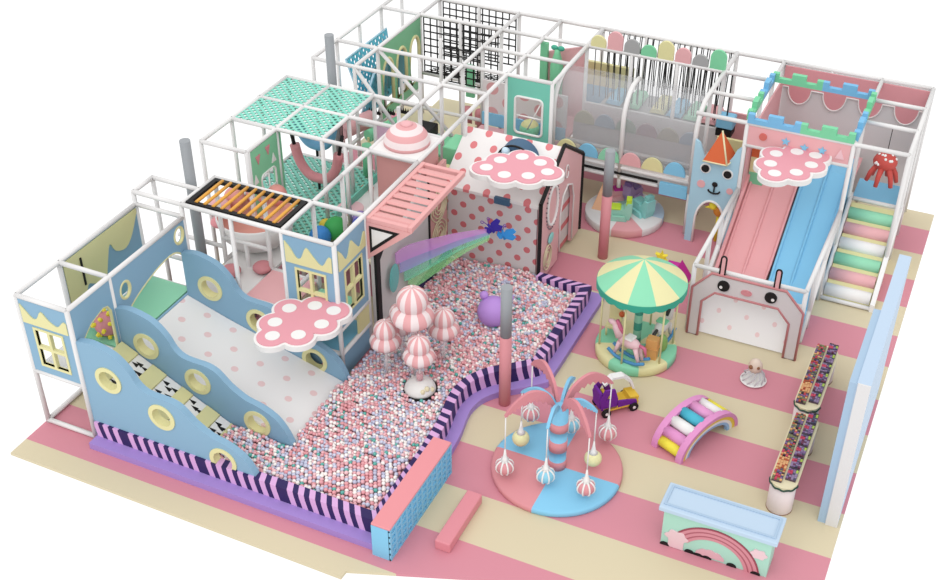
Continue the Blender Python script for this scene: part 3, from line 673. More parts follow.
# ============================================================ BACK LEFT
bnet = dots('blue_perforated', '62c2dc', 'ffffff', 'YZ', .15, .13, .034, hole=True, ratio=1) if 0 else dots('blue_perforated', '62c2dc', 'ffffff', 'YZ', .22, .19, .042, hole=True)
def slab(pts, th, m, name, label, cat, rim=None):
    """four corner sloped sheet with thickness"""
    a, b, c, d = [Vector(p) for p in pts]; n = (b-a).cross(d-a).normalized()*th
    vs = [a, b, c, d, a-n, b-n, c-n, d-n]
    t = thing(name, label, cat, tuple((a+b+c+d)/4))
    MB().add(vs, [[0, 1, 2, 3], [7, 6, 5, 4], [0, 4, 5, 1], [1, 5, 6, 2], [2, 6, 7, 3], [3, 7, 4, 0]], 0).build('sheet', m, t)
    if rim:
        k = MB().path(list((a, b, c, d)), .03, 0, 8, closed=True); k.build('rim', rim, t)
    return t
slab([(.3, 11.9, 3.0), (.3, 14.1, 3.0), (.8, 13.6, 1.5), (.8, 11.9, 1.5)], .02, bnet, 'net_slide', 'blue perforated sloped sheet at the far back left, outer side of the trough', 'net', LBLUE)
slab([(1.1, 11.9, 2.75), (1.1, 12.6, 2.75), (.84, 13.0, 1.5), (.84, 11.5, 1.5)], .02, bnet, 'net_slide', 'blue perforated sheet on the inner side of the trough', 'net', LBLUE)
# arch panel
t = thing('arcade_panel', 'green arcade panel with three cream edged arches at the back left', 'wall panel', (1.2, 13.2, DK))
hs = []
for k in range(3):
    c = 12.45+.76*k; hs.append([(c-.27, DK+.3), (c+.27, DK+.3)] + [(c+.27*cos(a), 2.6+.38*sin(a)) for a in [pi*i/10 for i in range(11)]])
MB().prism(rect(12.05, DK, 14.35, T-.04), 'x', 1.17, 1.23, 0, hs).build('board', mat('arcade_green', '79bb8f'), t)
for h in hs: MB().path([(1.22, p[0], p[1]) for p in h], .05, 0, 8, closed=True).build('arch_trim', YEL, t)
slab([(.9, 12.1, 2.7), (.9, 14.5, 2.95), (.7, 14.3, 1.4), (.7, 12.1, 1.4)], .02, mat('deep_teal', '3e8f9d'), 'teal_backing', 'deep teal sheet seen through the green arcade arches', 'panel')
# black rope nets
def rope_net(name, x0, x1, y, z0, z1, label, nx=None, p=.2, r=.02):
    m = MB(); nx = round((x1-x0)/p); nz = round((z1-z0)/p)
    for i in range(nx+1):
        x = x0+(x1-x0)*i/nx; m.tube((x, y, z0), (x, y, z1), r, 0, 5)
    for j in range(nz+1):
        z_ = z0+(z1-z0)*j/nz; m.tube((x0, y, z_), (x1, y, z_), r, 0, 5)
    tag(m.build(name, BLACK), label, 'net', 'black rope nets')
rope_net('rope_net', 1.3, 3.5, 14.4, 1.8, T-.05, 'black square rope net on the front rail of the back bay')
rope_net('rope_net', 1.3, 3.5, 15.6, 1.9, T-.05, 'black square rope net on the rearmost rail')
rope_net('rope_net', 2.5, 3.55, 13.2, 2.3, T-.2, 'black square rope net hanging inside the back bay')
m = MB()
for i in range(14): m.tube((1.4+i*.17, 14.4, 1.8), (1.4+i*.17, 15.5, 1.5), .014, 0, 5)
for j in range(6): m.tube((1.3, 14.5+j*.2, 1.78-j*.05), (3.6, 14.5+j*.2, 1.78-j*.05), .014, 0, 5)
tag(m.build('rope_floor', BLACK), 'black rope floor net between the two upright nets', 'net', 'black rope nets')
deck(1.3, 12.1, 3.5, 13.1, CREAM, 'cream padded deck at the back behind the dome', DK-.1)
deck(1.25, 13.3, 3.5, 15.5, CREAM, 'cream deck under the black rope nets', .5)
deck(2.45, 11.0, 3.5, 11.95, GREEN, 'green padded deck just behind the striped dome', DK+.05)
tag(MB().box(2.45, 11.2, 1.45, 2.95, 11.9, 1.75, 0, .02).build('black_box', BLACK), 'black box seat right behind the striped dome', 'box')
for (x, y, z_, m_, l, w) in ((1.1, 11.0, 1.7, PINK, 'pink foam roller left of the green roller', .22), (1.85, 11.1, 1.7, GREEN, 'green foam roller between cream side strips', .16)):
    t = thing('foam_roller', l, 'roller', (x, y, z_-w), 'foam rollers behind the nets')
    MB().tube((x-.25, y-.5, z_), (x+.1, y+.5, z_), w, 0, 20).build('roller_body', m_, t)
    if m_ == GREEN:
        for s in (-.22, .22): MB().box(x+s-.03, y-.55, z_-.15, x+s+.03, y+.55, z_-.02).build('side_strip', YEL, t)
for k, (x, y) in enumerate(((1.15, 11.75), (1.5, 11.9), (1.9, 12.1))):
    t = thing('spike_strip', ['black toothed strip behind the pink roller', 'black toothed strip, middle of three behind the rollers', 'black toothed strip nearest the striped dome'][k], 'strip', (x, y, 1.7), 'black toothed strips')
    MB().box(x-.18, y-.03, 1.7, x+.18, y+.03, 1.76).build('strip_base', BLACK, t)
    for q in range(5): MB().tube((x-.14+q*.07, y, 1.76), (x-.14+q*.07, y, 1.86), .025, 0, 6, r2=.005).build('tooth', BLACK, t)
tag(MB().box(2.6, 14.3, DK, 2.85, 14.38, 2.3).build('green_board', GREEN), 'narrow green board under the rope nets', 'board')
for k, x in enumerate((2.62, 3.0)):
    tag(MB().lathe((x+.28, 13.75, .55), [(.13, 0), (.14, .7), (.12, .78), (.05, .8)], 14).build('pink_bollard', PINKD), ['left deep pink bollard below the rope nets', 'right deep pink bollard below the rope nets'][k], 'bollard', 'pink bollards')
# pink block wall with green bottle post
t = thing('pink_partition', 'pink partition wall in the back middle bay', 'wall', (5.4, 14.4, DK))
MB().prism([(4.7, DK), (5.95, DK), (5.95, T-.05), (5.2, T-.28), (4.7, T-.45)], 'y', 14.42, 14.5).build('board', PINK, t)
t = thing('green_post', 'green padded post with teal bow in front of the pink partition', 'post', (5.15, 14.0, DK))
MB().lathe((5.3, 14.1, DK), [(.17, 0), (.17, 1.55), (.08, 1.9), (.07, 2.0)], 16).build('post_body', GREEN, t)
m = MB(); m.sphere((5.22, 14.1, 3.38), .1, 0, 10, 6, sc=(1, .6, .7)); m.sphere((5.4, 14.1, 3.38), .1, 0, 10, 6, sc=(1, .6, .7)); m.build('teal_bow', mat('bow_teal', '3fa58a'), t)
tag(MB().box(4.75, 14.3, 2.2, 4.95, 14.4, T-.1).build('green_fin', GREEN), 'flat green fin left of the green post', 'board')

# teal window panel room
t = thing('teal_window_panel', 'teal wall panel with rounded white cross window above the dotted roof', 'wall panel', (5.4, 12, DK))
wn = rrect(5.05, 1.95, 5.78, 2.95, .1)
MB().prism(rect(4.84, DK, 5.96, T-.04), 'y', 11.97, 12.03, 0, [wn]).build('board', TEAL, t)
m = MB(); m.path([(p[0], 11.96, p[1]) for p in wn], .03, 0, 8, closed=True); m.tube((5.05, 11.98, 2.42), (5.78, 11.98, 2.42), .02); m.tube((5.3, 12.2, 1.95), (5.75, 11.99, 2.9), .018); m.build('window_frame', MATW, t)
spotw = dots('big_spot_wall', 'ddd6d6', 'd9a0a2', 'XZ', .9, .7, .17)
deck(4.9, 13.2, 6.0, 15.28, PINK, 'pink padded deck in front of the yellow and blue padded wall')
tag(MB().box(3.66, 13.1, DK+.35, 6.0, 13.15, 2.6).build('spotted_wall', spotw), 'pale wall with large pink spots inside the teal window room', 'wall panel')
tag(MB().box(3.66, 13.04, DK, 6.0, 13.09, DK+.35).build('blue_band', SKY), 'sky blue padded band along the foot of the spotted wall', 'padding')
deck(3.66, 9.72, 6.0, 13.0, PINK, 'pink padded deck behind the polka dot house', DK)
t = thing('rainbow_toy', 'small round yellow, mint and blue dome toy behind the teal window', 'toy', (5.2, 12.6, DK))
MB().sphere((5.2, 12.6, DK+.4), .26, 0, 20, 9, mf=lambda i, j: j//3).build('toy_body', [YEL, MINT, SKY], t)
t = thing('blue_stripe_pad', 'blue and yellow padded wall left inside the clear tunnel', 'padding', (6.5, 15, DK))
MB().box(4.9, 15.3, 1.95, 7.0, 15.4, 2.6).build('yellow_pad', YEL, t)
MB().box(4.9, 15.3, DK, 7.0, 15.4, 1.95).build('blue_pad', SKY, t)
tag(MB().box(6.05, 13.25, DK-.1, 7.0, 14.3, DK-.05).build('deck_mat', PINK), 'pink deck at the left end of the clear tunnel', 'deck')
tag(MB().box(7.05, 13.25, 1.12, 9.6, 14.3, 1.22).build('walkway_deck', LGREY), 'pale grey inner deck behind the tunnel walkway', 'deck')
tag(MB().box(6.05, 14.34, 1.2, 9.6, 14.38, 1.9).build('frosted_panel', mat('frost_grey', 'cfcdcd')), 'long pale frosted panel below the grey trough', 'panel')

# ============================================================ TUNNEL
tag(MB().box(6.04, 12.22, 1.12, 9.56, 13.16, 1.22).build('walkway_deck', LGREY), 'pale grey walkway deck under the clear curved tunnel', 'deck')
def film(x0, x1, label):
    pr = [(13.2, T-.02)] + [(12.9-.70*sin(a*pi/20), T-.77+.75*cos(a*pi/20)) for a in range(0, 11)] + [(12.2, 1.62)]
    vs = []; n = len(pr)
    for d in (0, .015):
        for x in (x0, x1): vs += [(x, y+d, z_) for y, z_ in pr]
    fs = [[i, i+1, n+i+1, n+i] for i in range(n-1)] + [[2*n+i, 3*n+i, 3*n+i+1, 2*n+i+1] for i in range(n-1)]
    tag(MB().add(vs, fs, 0, True).build('clear_film', TINT), label, 'clear panel', 'smoky clear tunnel panels')
film(6.03, 7.77, 'smoky clear curved sheet on the left half of the tunnel')
film(7.83, 9.57, 'smoky clear curved sheet on the right half of the tunnel')
tag(MB().box(6.04, 12.16, 1.5, 9.56, 12.22, 1.64).build('kick_board', MATW), 'long white kick board along the front of the tunnel', 'board')
tag(MB().box(6.0, 12.12, 1.3, 8.8, 12.15, 1.36).build('black_track', BLACK), 'thin black strip below the tunnel', 'strip')
tag(MB().box(8.85, 12.14, 1.0, 9.55, 12.24, 1.32).build('blue_bumper', SKY), 'short blue bumper at the right end of the tunnel base', 'bumper')
for row, (y, z_, r, cs) in enumerate(((12.1, 1.62, .27, [YEL, SKY, MINT, PINK, YEL, SKY]), (13.3, 1.85, .27, [mat('dimmed_yellow', 'b0aa88'), mat('dimmed_blue', '8fa5b8'), mat('dimmed_mint', '93ab9a'), mat('dimmed_pink', 'a98f97'), mat('dimmed_pale_yellow', 'aaa692'), mat('dimmed_blue', '8fa5b8')]))):  # rear row repeats the front colours, dimming behind the smoky film painted in
    for k, m_ in enumerate(cs):
        c = 6.4+k*.56
        pts = [(c+r*cos(a), z_+r*1.25*sin(a)) for a in [pi*i/16 for i in range(17)]]
        cn = ['yellow', 'blue', 'mint', 'pink', 'yellow', 'blue'][k] if row == 0 else ['dimmed yellow', 'greyish blue', 'dimmed mint', 'dimmed pink', 'khaki', 'greyish blue'][k]
        tag(MB().prism(pts, 'y', y, y+.06).build('half_round_pad', m_), f'{cn} half round pad, {["first","second","third","fourth","fifth","sixth"][k]} from left, {"front" if row == 0 else "rear"} tunnel row', 'pad', 'half round pads in the tunnel')
tag(MB().box(6.1, 13.36, 1.2, 9.5, 13.4, 1.85).build('inner_wall', LGREY), 'grey inner wall strip behind the rear half round pads', 'wall panel')
# hanging step bridge
cs = [(SKY, 'blue'), (MINT, 'mint'), (YEL, 'yellow'), (SKY, 'blue'), (MINT, 'mint'), (PINK, 'pink')]
xs = [6.75, 7.25, 7.95, 8.4, 8.85, 9.3]
t0 = thing('grey_trough', 'dark grey base trough under the hanging steps', 'base', (8, 14.8, 1.8))
MB().box(6.4, 14.42, 1.72, 9.6, 15.55, 1.84).build('trough_floor', GREYD, t0)
for k, ((m_, cn), x) in enumerate(zip(cs, xs)):
    t = thing('hanging_step', f'{cn} hanging foam step, {["first","second","third","fourth","fifth","sixth"][k]} from the left, on black cords', 'swing step', (x, 14.95, 1.9), 'hanging steps of the cord bridge')
    MB().prism([(x-.2, 1.9), (x+.2, 1.9), (x+.14, 2.02), (x-.14, 2.02)], 'y', 14.5, 15.4).build('step_block', m_, t)
    for q in (-.16, 0, .16):
        for y in (14.42, 15.56):
            MB().tube((x+q, (14.55 if y < 15 else 15.35), 2.02), (x+q, y, T), .016, 0, 5).build('cord', BLACK, t)
x = 9.8
t = thing('hanging_step', 'blue hanging block with black base, behind the cat gate', 'swing step', (x, 14.4, 1.9), 'hanging steps of the cord bridge')
MB().box(x-.22, 14.2, 2.0, x+.22, 14.6, 2.3, 0, .03).build('step_block', SKY, t)
MB().box(x-.2, 14.2, 1.8, x+.2, 14.6, 1.98).build('black_base', BLACK, t)
MB().tube((x, 14.4, 2.3), (x, 14.4, T), .02, 0, 6).build('cord', BLACK, t)
# extra black cords between the steps
m = None
ct = thing('cord_curtain', 'row of black hanging cords on the two back rails of the tunnel', 'cords', (8, 15, 2))
for k in range(20):
    x = 6.15+k*.17
    MB().tube((x, 15.58, 2.1), (x+.03, 15.6, T), .013, 0, 5).build('cord', BLACK, ct)
    MB().tube((x+.05, 14.5, 2.05), (x+.08, 14.4, T), .013, 0, 5).build('cord', BLACK, ct)
# rounded caps above the rail
caps = [(YEL, .34, 'yellow'), (PINK, .52, 'pink'), (GREYD, .4, 'grey'), (GREEN, .33, 'green'), (YEL, .52, 'yellow'), (PINK, .42, 'pink'), (GREYD, .33, 'grey'), (GREEN, .54, 'green')]
for k, (m_, h, cn) in enumerate(caps):
    x = 6.3+k*.445; r = .2
    pts = [(x-r, T+.03), (x+r, T+.03)] + [(x+r*cos(a), T+h-r+r*sin(a)) for a in [pi*i/12 for i in range(13)]]
    tag(MB().prism(pts, 'y', 14.37, 14.44).build('rounded_cap', m_), f'{cn} rounded board on the tunnel rail, {["first","second","third","fourth","fifth","sixth","seventh","last"][k]} from the left', 'board', 'rounded boards on the back rail')

# ============================================================ CAT GATE
CAT = mat('cat_blue', 'a3cbdd')
t = thing('cat_gate', 'light blue cat faced archway panel with orange pyramid hat', 'gate', (10.2, 12, 0))
ar = [(9.83, .0)] + [(10.22-.36*cos(a), .55+.62*sin(a)) for a in [pi*i/16 for i in range(17)]] + [(10.61, .0)]
ar = [(10.58, 0)] + [(10.22+.36*cos(a), .62+.62*sin(a)) for a in [pi*i/16 for i in range(17)]] + [(9.86, 0)]
out = [(9.66, 0), (9.66, 2.78)] + smooth([(9.66, 2.78), (9.78, 2.72), (9.88, 2.5), (9.95, 2.4), (10.2, 2.36), (10.48, 2.4), (10.58, 2.52), (10.66, 2.72), (10.76, 2.82)], 3)[1:] + [(10.76, 0)]
MB().prism(out + ar, 'y', 11.95, 12.02).build('board', CAT, t)
MB().path([(p[0], 11.95, p[1]) for p in ar], .03, 0, 8).build('arch_edge', MATW, t)
for s, c in ((9.98, 2.1), (10.52, 2.06)):
    e = MB().prism(circ(s, c, .13, 24), 'y', 11.93, 11.95).build('eye_white', MATW, t); MB().prism(circ(s, c, .095, 24), 'y', 11.91, 11.93).build('eye', BLACK, t)
MB().prism(circ(9.92, 1.66, .1, 20), 'y', 11.93, 11.95).build('blush', PINK, t)
MB().prism(circ(10.62, 1.62, .08, 20), 'y', 11.93, 11.95).build('blush', PINK, t)
m = MB().sphere((10.25, 11.93, 1.72), .07, 0, 12, 8, sc=(1, .3, 1)); m.path([(10.25, 11.92, 1.68), (10.25, 11.92, 1.52)], .02, 0, 6)
m.path([(10.25+.14*cos(a)-.0, 11.92, 1.56+.08*sin(a)) for a in [pi+pi*i/8 for i in range(9)]], .022, 0, 6); m.build('mouth', BLACK, t)
P = [(9.92, 11.8, 2.36), (10.5, 11.8, 2.36), (10.62, 12.25, 2.4), (10.02, 12.25, 2.4), (10.25, 12.02, 3.12)]
t2 = MB().add(P, [[3, 2, 1, 0], [0, 1, 4], [1, 2, 4], [2, 3, 4], [3, 0, 4]], 0).build('pyramid_hat', ORANGE, t)
m = MB().tube(P[1], P[4], .022, 0, 6); m.path([P[0], P[1], P[2]], .02, 0, 6); m.build('hat_piping', mat('piping_cream', 'e2dcb0'), t2)
t2.children[0].location if t2.children else None
tag(MB().box(9.7, 13.25, DK+.02, 10.75, 14.4, DK+.1).build('deck_mat', PINK), 'pink deck behind the cat gate', 'deck', 'padded decks')
tag(MB().box(9.9, 13.1, DK, 10.74, 13.18, 2.35).build('yellow_panel', YEL), 'cream yellow panel behind the orange pyramid hat', 'wall panel')
tag(MB().box(9.7, 15.0, DK, 10.75, 15.06, 2.1).build('rose_backboard', PINK), 'pink back panel beyond the cat gate', 'wall panel')
t = thing('hanging_bird', 'yellow and orange toy bird peeking through the cat gate arch', 'toy', (10.4, 12.3, .4))
MB().sphere((10.38, 12.22, .9), .15, 0, 14, 9, sc=(1, 1, 1.3)).build('body', mat('orange_bird', 'd78a2c'), t)
MB().sphere((10.24, 12.14, 1.02), .11, 0, 12, 8).build('head', BYEL, t)
MB().tube((10.2, 12.1, 1.0), (10.06, 12.06, .98), .05, 0, 8, r2=.01).build('beak', BYEL, t)
MB().tube((10.38, 12.22, 0), (10.38, 12.22, .75), .05, 0, 8).build('spring_leg', BYEL, t)

# ============================================================ CASTLE
t = thing('castle_back_panel', 'back wall panel, grey with pink scalloped valance, behind the castle', 'wall panel', (12.6, 15.6, DK))
MB().box(10.86, 15.54, .2, 14.34, 15.58, T-.05).build('board', mat('back_grey', 'd2cfcf'), t)
sc = [(10.86, T-.05), (14.34, T-.05)]
low = []
for k in range(4):
    c = 14.34-.43-.87*k
    low += [(c+.43, 2.85)] + [(c+.29*cos(a), 2.85-.42*sin(a)) for a in [pi*i/12 for i in range(13)]]
low += [(10.86, 2.85)]
MB().prism(sc + low, 'y', 15.5, 15.54).build('scalloped_valance', mat('valance_pink', 'd9949a'), t)
MB().path([(p[0], 15.5, p[1]) for p in low], .02, 0, 6).build('valance_piping', MATW, t)
t = thing('castle_side_panel', 'grey side wall of the right tower', 'wall panel', (14.4, 14, DK))
MB().box(14.37, 13.3, DK, 14.41, 15.5, T-.08).build('board', FROST, t)
tag(MB().box(10.84, 12.1, DK+.3, 10.88, 15.4, T-.35).build('castle_side_panel', PINK), 'pink side panel at the left of the castle', 'wall panel')
t = thing('castle_front_panel', 'pink castle front panel with small blue stars above the slides', 'wall panel', (12, 12, 2.9))
MB().box(10.85, 11.97, 2.92, 13.15, 12.03, T+.0).build('board', PINK, t)
def star(cx, cz, r, n=5): return [(cx+(r if i % 2 == 0 else r*.45)*sin(pi*i/n), cz+(r if i % 2 == 0 else r*.45)*cos(pi*i/n)) for i in range(2*n)]
for a, b in ((11.72, 3.2), (12.15, 3.14), (12.55, 3.16)): MB().prism(star(a, b, .1), 'y', 11.94, 11.97).build('blue_star', SKY, t)
MB().prism(circ(11.2, 3.2, .09, 16), 'y', 11.94, 11.97).build('brown_motif', mat('coral', 'cf6a60'), t)
MB().prism([(12.85, 3.05), (13.05, 3.05), (12.95, 3.3)], 'y', 11.94, 11.97).build('pale_cone', LPINK, t)
# crenellations
def cren(x0, y0, x1, y1, label, cols):
    t = thing('battlement', label, 'battlement', ((x0+x1)/2, (y0+y1)/2, T), 'mint and blue castle battlements')
    L = math.hypot(x1-x0, y1-y0); M = Matrix.Translation((x0, y0, 0)) @ Matrix.Rotation(math.atan2(y1-y0, x1-x0), 4, 'Z')
    h = L/2
    for k in range(2):
        m = MB(M); a = k*h; pts = [(a, T+.03), (a+h, T+.03)]; e = h
        prof = [(0, .26), (.12, .26), (.12, .14), (.38, .14), (.38, .3), (.66, .3), (.66, .14), (.88, .14), (.88, .26), (1, .26)]
        top = [(a+p*h, T+z_) for p, z_ in prof]
        m.prism(pts + top[::-1], 'y', -.06, .06); m.build('merlon_row', cols[k], t)
B_, G_ = mat('batt_blue', '72b4dc'), mat('batt_green', '74cc9c')
cren(10.8, 12, 13.2, 12, 'front battlement, blue on the left and mint on the right', (B_, G_))
cren(10.8, 14.35, 13.2, 14.35, 'rear battlement, mint on the left and blue on the right', (G_, B_))
cren(10.8, 12.1, 10.8, 14.28, 'left battlement running back, mint then blue', (G_, B_))
cren(13.2, 12.1, 13.2, 14.28, 'right battlement running back, blue then mint', (B_, G_))
t = thing('toy_shelf', 'small shelf of cream, mint and orange blocks left of the right canopy', 'shelf', (10.95, 12.5, DK))
for z0, z1, m_ in ((DK, 1.95, GREEN), (1.95, 2.35, YEL), (2.35, 2.55, ORANGE)): MB().box(10.9, 12.5, z0, 11.25, 12.6, z1).build('block', m_, t)
deck(13.26, 13.34, 14.34, 14.36, SKY, 'sky blue deck at the top of the foam stairs', DK+.02)
deck(10.9, 13.3, 13.14, 15.4, PINK, 'pink deck behind the castle front', DK+.02)

# double slide
t = thing('double_slide', 'double lane slide, pink left lane and blue right lane', 'slide', (12, 11, 0))
zs = lambda y: .28 + (y-9.9)*.53 if y > 9.9 else .28
def lane(x0, x1, m_, nm):
    ys = [9.0, 9.6, 9.9, 10.2, 11, 12, 13.2, 13.9]; zz = [.2, .2, .27, .42, .84, 1.37, 2.0, 2.05]
    prof = [(9.0, .05)] + [(13.9, 1.9)] + list(zip(ys, zz))[::-1]
    MB().prism([(9.0, .02)] + [(13.9, 1.88)] + list(zip(ys, zz))[::-1], 'x', x0, x1).build(nm, m_, t)
    for xr in (x0+.03, (x0+x1)/2, x1-.03):
        MB().path([(xr, y, z_+.02) for y, z_ in zip(ys, zz)], .035, 0, 8).build('lane_ridge', m_, t)
    ym = [(y, z_) for y, z_ in zip(ys, zz)]
lane(10.95, 12.06, mat('slide_pink', 'e3a1a4'), 'pink_lane'); lane(12.1, 13.12, SLBLUE, 'blue_lane')
MB().prism([(9.0, .02), (13.9, .02), (13.9, 2.3), (13.2, 2.25), (10.0, .5), (9.0, .4)], 'x', 10.87, 10.94).build('pink_side', mat('slide_pink', 'e3a1a4'), t)
MB().prism([(9.0, .02), (13.2, .02), (13.2, 2.25), (10.0, .5), (9.0, .4)], 'x', 13.12, 13.16).build('blue_side', SLBLUE, t)
tag(MB().prism(rect(11.1, 8.7, 12.95, 9.0), 'z', .005, .05).build('landing_mat', dots('heart_mat', 'e6e3e1', 'e4b8b8', 'XY', .55, .5, .06)), 'white landing mat with tiny pink hearts inside the rabbit arch', 'mat')
slab([(10.95, 8.42, .04), (13.1, 8.42, .04), (13.1, 8.93, 1.05), (10.95, 8.93, 1.05)], .03, dots('heart_curtain', 'e8e6e5', 'e8c8c8', 'XZ', .62, .56, .05), 'slide_curtain', 'white heart printed curtain sheet at the bottom of the slides', 'curtain')

# rabbit panel
RP = mat('rabbit_grey', 'd2cccc'); RO = mat('rabbit_outline', 'c07a7c')
t = thing('rabbit_arch', 'grey rabbit faced arch panel outlined in rose at the slide exit', 'gate', (12, 8.35, 0))
outl = [(10.83, 0), (10.83, 1.24), (11.22, 1.7), (12.82, 1.7), (13.24, 1.24), (13.24, 0)]
inn = [(12.98, 0), (12.98, .9), (12.7, 1.22), (11.33, 1.22), (11.07, .93), (11.07, 0)]
MB().prism(outl + inn, 'y', 8.33, 8.39).build('board', RP, t)
MB().path([(x, 8.33, z_) for x, z_ in outl + inn], .03, 0, 6, closed=True).build('rose_outline', RO, t)
for x in (11.43, 12.6):
    MB().path([(x-.055, 8.34, 1.7), (x-.055, 8.34, 2.12)] + [(x-.055*cos(a), 8.34, 2.12+.06*sin(a)) for a in [pi*i/6 for i in range(1, 6)]] + [(x+.055, 8.34, 2.12), (x+.055, 8.34, 1.7)], .02, 0, 6).build('ear_outline', BLACK, t)
    MB().prism([(x-.05, 1.7), (x+.05, 1.7), (x+.05, 2.12), (x, 2.17), (x-.05, 2.12)], 'y', 8.33, 8.36).build('ear', PINK, t)
for x, g in ((11.5, -.05), (12.52, .05)):
    MB().prism(circ(x, 1.46, .13, 24), 'y', 8.29, 8.33).build('eye', BLACK, t); MB().prism(circ(x+g, 1.43, .035, 12), 'y', 8.28, 8.29).build('eye_glint', MATW, t)
MB().prism(circ(12.0, 1.42, .12, 20, .07), 'y', 8.3, 8.33).build('nose', PINKD, t)

# foam stairs
t = thing('foam_stairs', 'foam roll stairs in green, pink and white over cream risers', 'stairs', (13.8, 12, 0))
MB().prism([(10.9, .02), (13.25, .02), (13.25, 1.3), (10.9, .12)], 'x', 13.3, 14.34).build('cream_base', YEL, t)
MB().prism([(10.8, .0), (13.3, 1.28), (13.3, 1.5), (10.8, .2)], 'x', 14.36, 14.46).build('side_stringer', MATW, t)
for k in range(6):
    y = 11.05+k*.385; z_ = .17+k*.195; m_, cn = [(MATW, 'white'), (PINK, 'pink'), (MINT, 'green')][k % 3]
    MB().tube((13.3, y, z_), (14.33, y, z_), .16, 0, 20).build('foam_roll', m_, t)
# red octopus
t = thing('hanging_octopus', 'red octopus with white spots hanging over the blue deck', 'toy', (13.85, 13.0, 2.0))
ocm = mat('octo_red', 'bf4840')
MB().sphere((13.85, 13.1, 2.45), .24, 0, 20, 12, sc=(1.15, 1, .9)).build('head', ocm, t)
for k in range(6):
    a = k*pi/3+.3; MB().path([(13.85+.15*cos(a), 13.1+.15*sin(a), 2.35), (13.85+.28*cos(a), 13.1+.28*sin(a), 2.15), (13.85+.34*cos(a), 13.1+.34*sin(a), 1.93)], [.075, .06, .05], 0, 8).build('tentacle', ocm, t)
m = MB(); random.seed(3)
for k in range(16):
    a = random.uniform(0, 6.28); e = random.uniform(-.1, 1.3)
    m.sphere((13.85+.265*cos(a)*cos(e), 13.1+.23*sin(a)*cos(e), 2.45+.205*sin(e)), .035, 0, 8, 5)
m.build('white_spots', MATW, t)
MB().tube((13.85, 13.1, 2.65), (13.85, 13.16, T-.2), .01, 0, 6).build('cord', BLACK, t)
t.location.z += .16

# ============================================================ ROUND TOY PLATFORM
t = thing('round_platform', 'low round platform with white, pink and pale blue wedges', 'platform', (7.98, 12.35, 0))
t.location = (7.98, 12.3, 0)
MB().lathe((7.98, 12.3, 0), [(.98, 0), (1.0, .02), (1.0, .2), (.98, .22), (.02, .22)], 32, mf=lambda i, j: [2, 0, 3, 0, 0, 0, 1, 0][(i//4) % 8]).build('wedge_disc', [mat('plat_white', 'dcdcdc'), mat('plat_pink', 'd99ba0'), mat('plat_blue', 'adc8dd'), mat('plat_teal', 'a5d3c6')], t)
def ride(x, y, a, m1, m2, label, s=1.0, cat='ride on toy'):
    M = Matrix.Translation((x, y, .23)) @ Matrix.Rotation(a, 4, 'Z') @ Matrix.Scale(s, 4)
    t = thing('rocker_toy', label, cat, (x, y, .23), 'soft rocking toys on the round platform')
    MB(M).prism([(-.25, 0), (.25, 0), (.3, .12), (.22, .24), (-.1, .26), (-.2, .42), (-.3, .42), (-.3, .15)], 'y', -.12, .12).build('body', m1, t)
    MB(M).prism([(-.28, .36), (-.16, .36), (-.16, .52), (-.28, .52)], 'y', -.09, .09).build('head', m2, t)
    MB(M).box(-.05, -.13, .24, .2, .13, .3, 0, .02).build('saddle', m2, t)
    for sd in (-1, 1): MB(M).prism([(-.2, 0), (.2, 0), (.14, .12), (-.14, .12)], 'y', sd*.17-.03, sd*.17+.03).build('side_pad', m1, t)
ride(7.55, 12.75, .6, PINK, MAG, 'pink rocking toy with magenta saddle at the back of the round platform')
ride(7.95, 13.0, 1.3, mat('toy_mauve', 'b9a0cf'), mat('toy_plum', '8b6fae'), 'mauve rocking toy at the rear edge of the round platform')
ride(8.4, 12.35, 2.6, AQUA, mat('toy_sea', '7fc4c0'), 'aqua rocking toy on the right of the round platform', 1.15)
ride(7.95, 11.9, 3.4, mat('toy_mint', '97d4c0'), LIME, 'mint rocking toy with lime saddle at the front of the round platform', 1.1)
t = thing('soft_cone', 'peach soft wedge standing on the left of the round platform', 'toy', (7.35, 12.2, .22))
MB().add([(7.2, 12.0, .22), (7.5, 12.0, .22), (7.5, 12.3, .22), (7.2, 12.3, .22), (7.42, 12.25, .85), (7.36, 12.28, .85)], [[3, 2, 1, 0], [0, 1, 4, 5], [1, 2, 4], [2, 3, 5, 4], [3, 0, 5]], 0).build('wedge', PEACH, t)

# ============================================================ CAROUSEL
cx, cy = 10.03, 7.16
t = thing('carousel', 'small carousel with mint and cream striped umbrella roof', 'carousel', (cx, cy, 0))
CM, CC = mat('car_mint', '83d0a9'), mat('car_cream', 'ddd6a0')
MB().lathe((cx, cy, 0), [(.84, 0), (.88, .03), (.88, .2), (.84, .24), (.02, .24)], 48, mf=lambda i, j: ((i+3)//6) % 2).build('round_base', [CM, CC], t)
MB().lathe((cx, cy, 1.85), [(.94, 0), (.94, .06), (.7, .22), (.35, .42), (.02, .58)], 60, mf=lambda i, j: 1-((i-3)//6) % 2, smooth=False).build('striped_roof', [CM, CC], t)
m = MB(); n = 80
vs = [(cx+.95*cos(2*pi*i/n), cy+.95*sin(2*pi*i/n), 1.9) for i in range(n)] + [(cx+.95*cos(2*pi*i/n), cy+.95*sin(2*pi*i/n), 1.78-.05*abs(sin(i*pi/4))) for i in range(n)]
vs += [(cx+(x_-cx)*.98, cy+(y_-cy)*.98, z_) for x_, y_, z_ in vs]
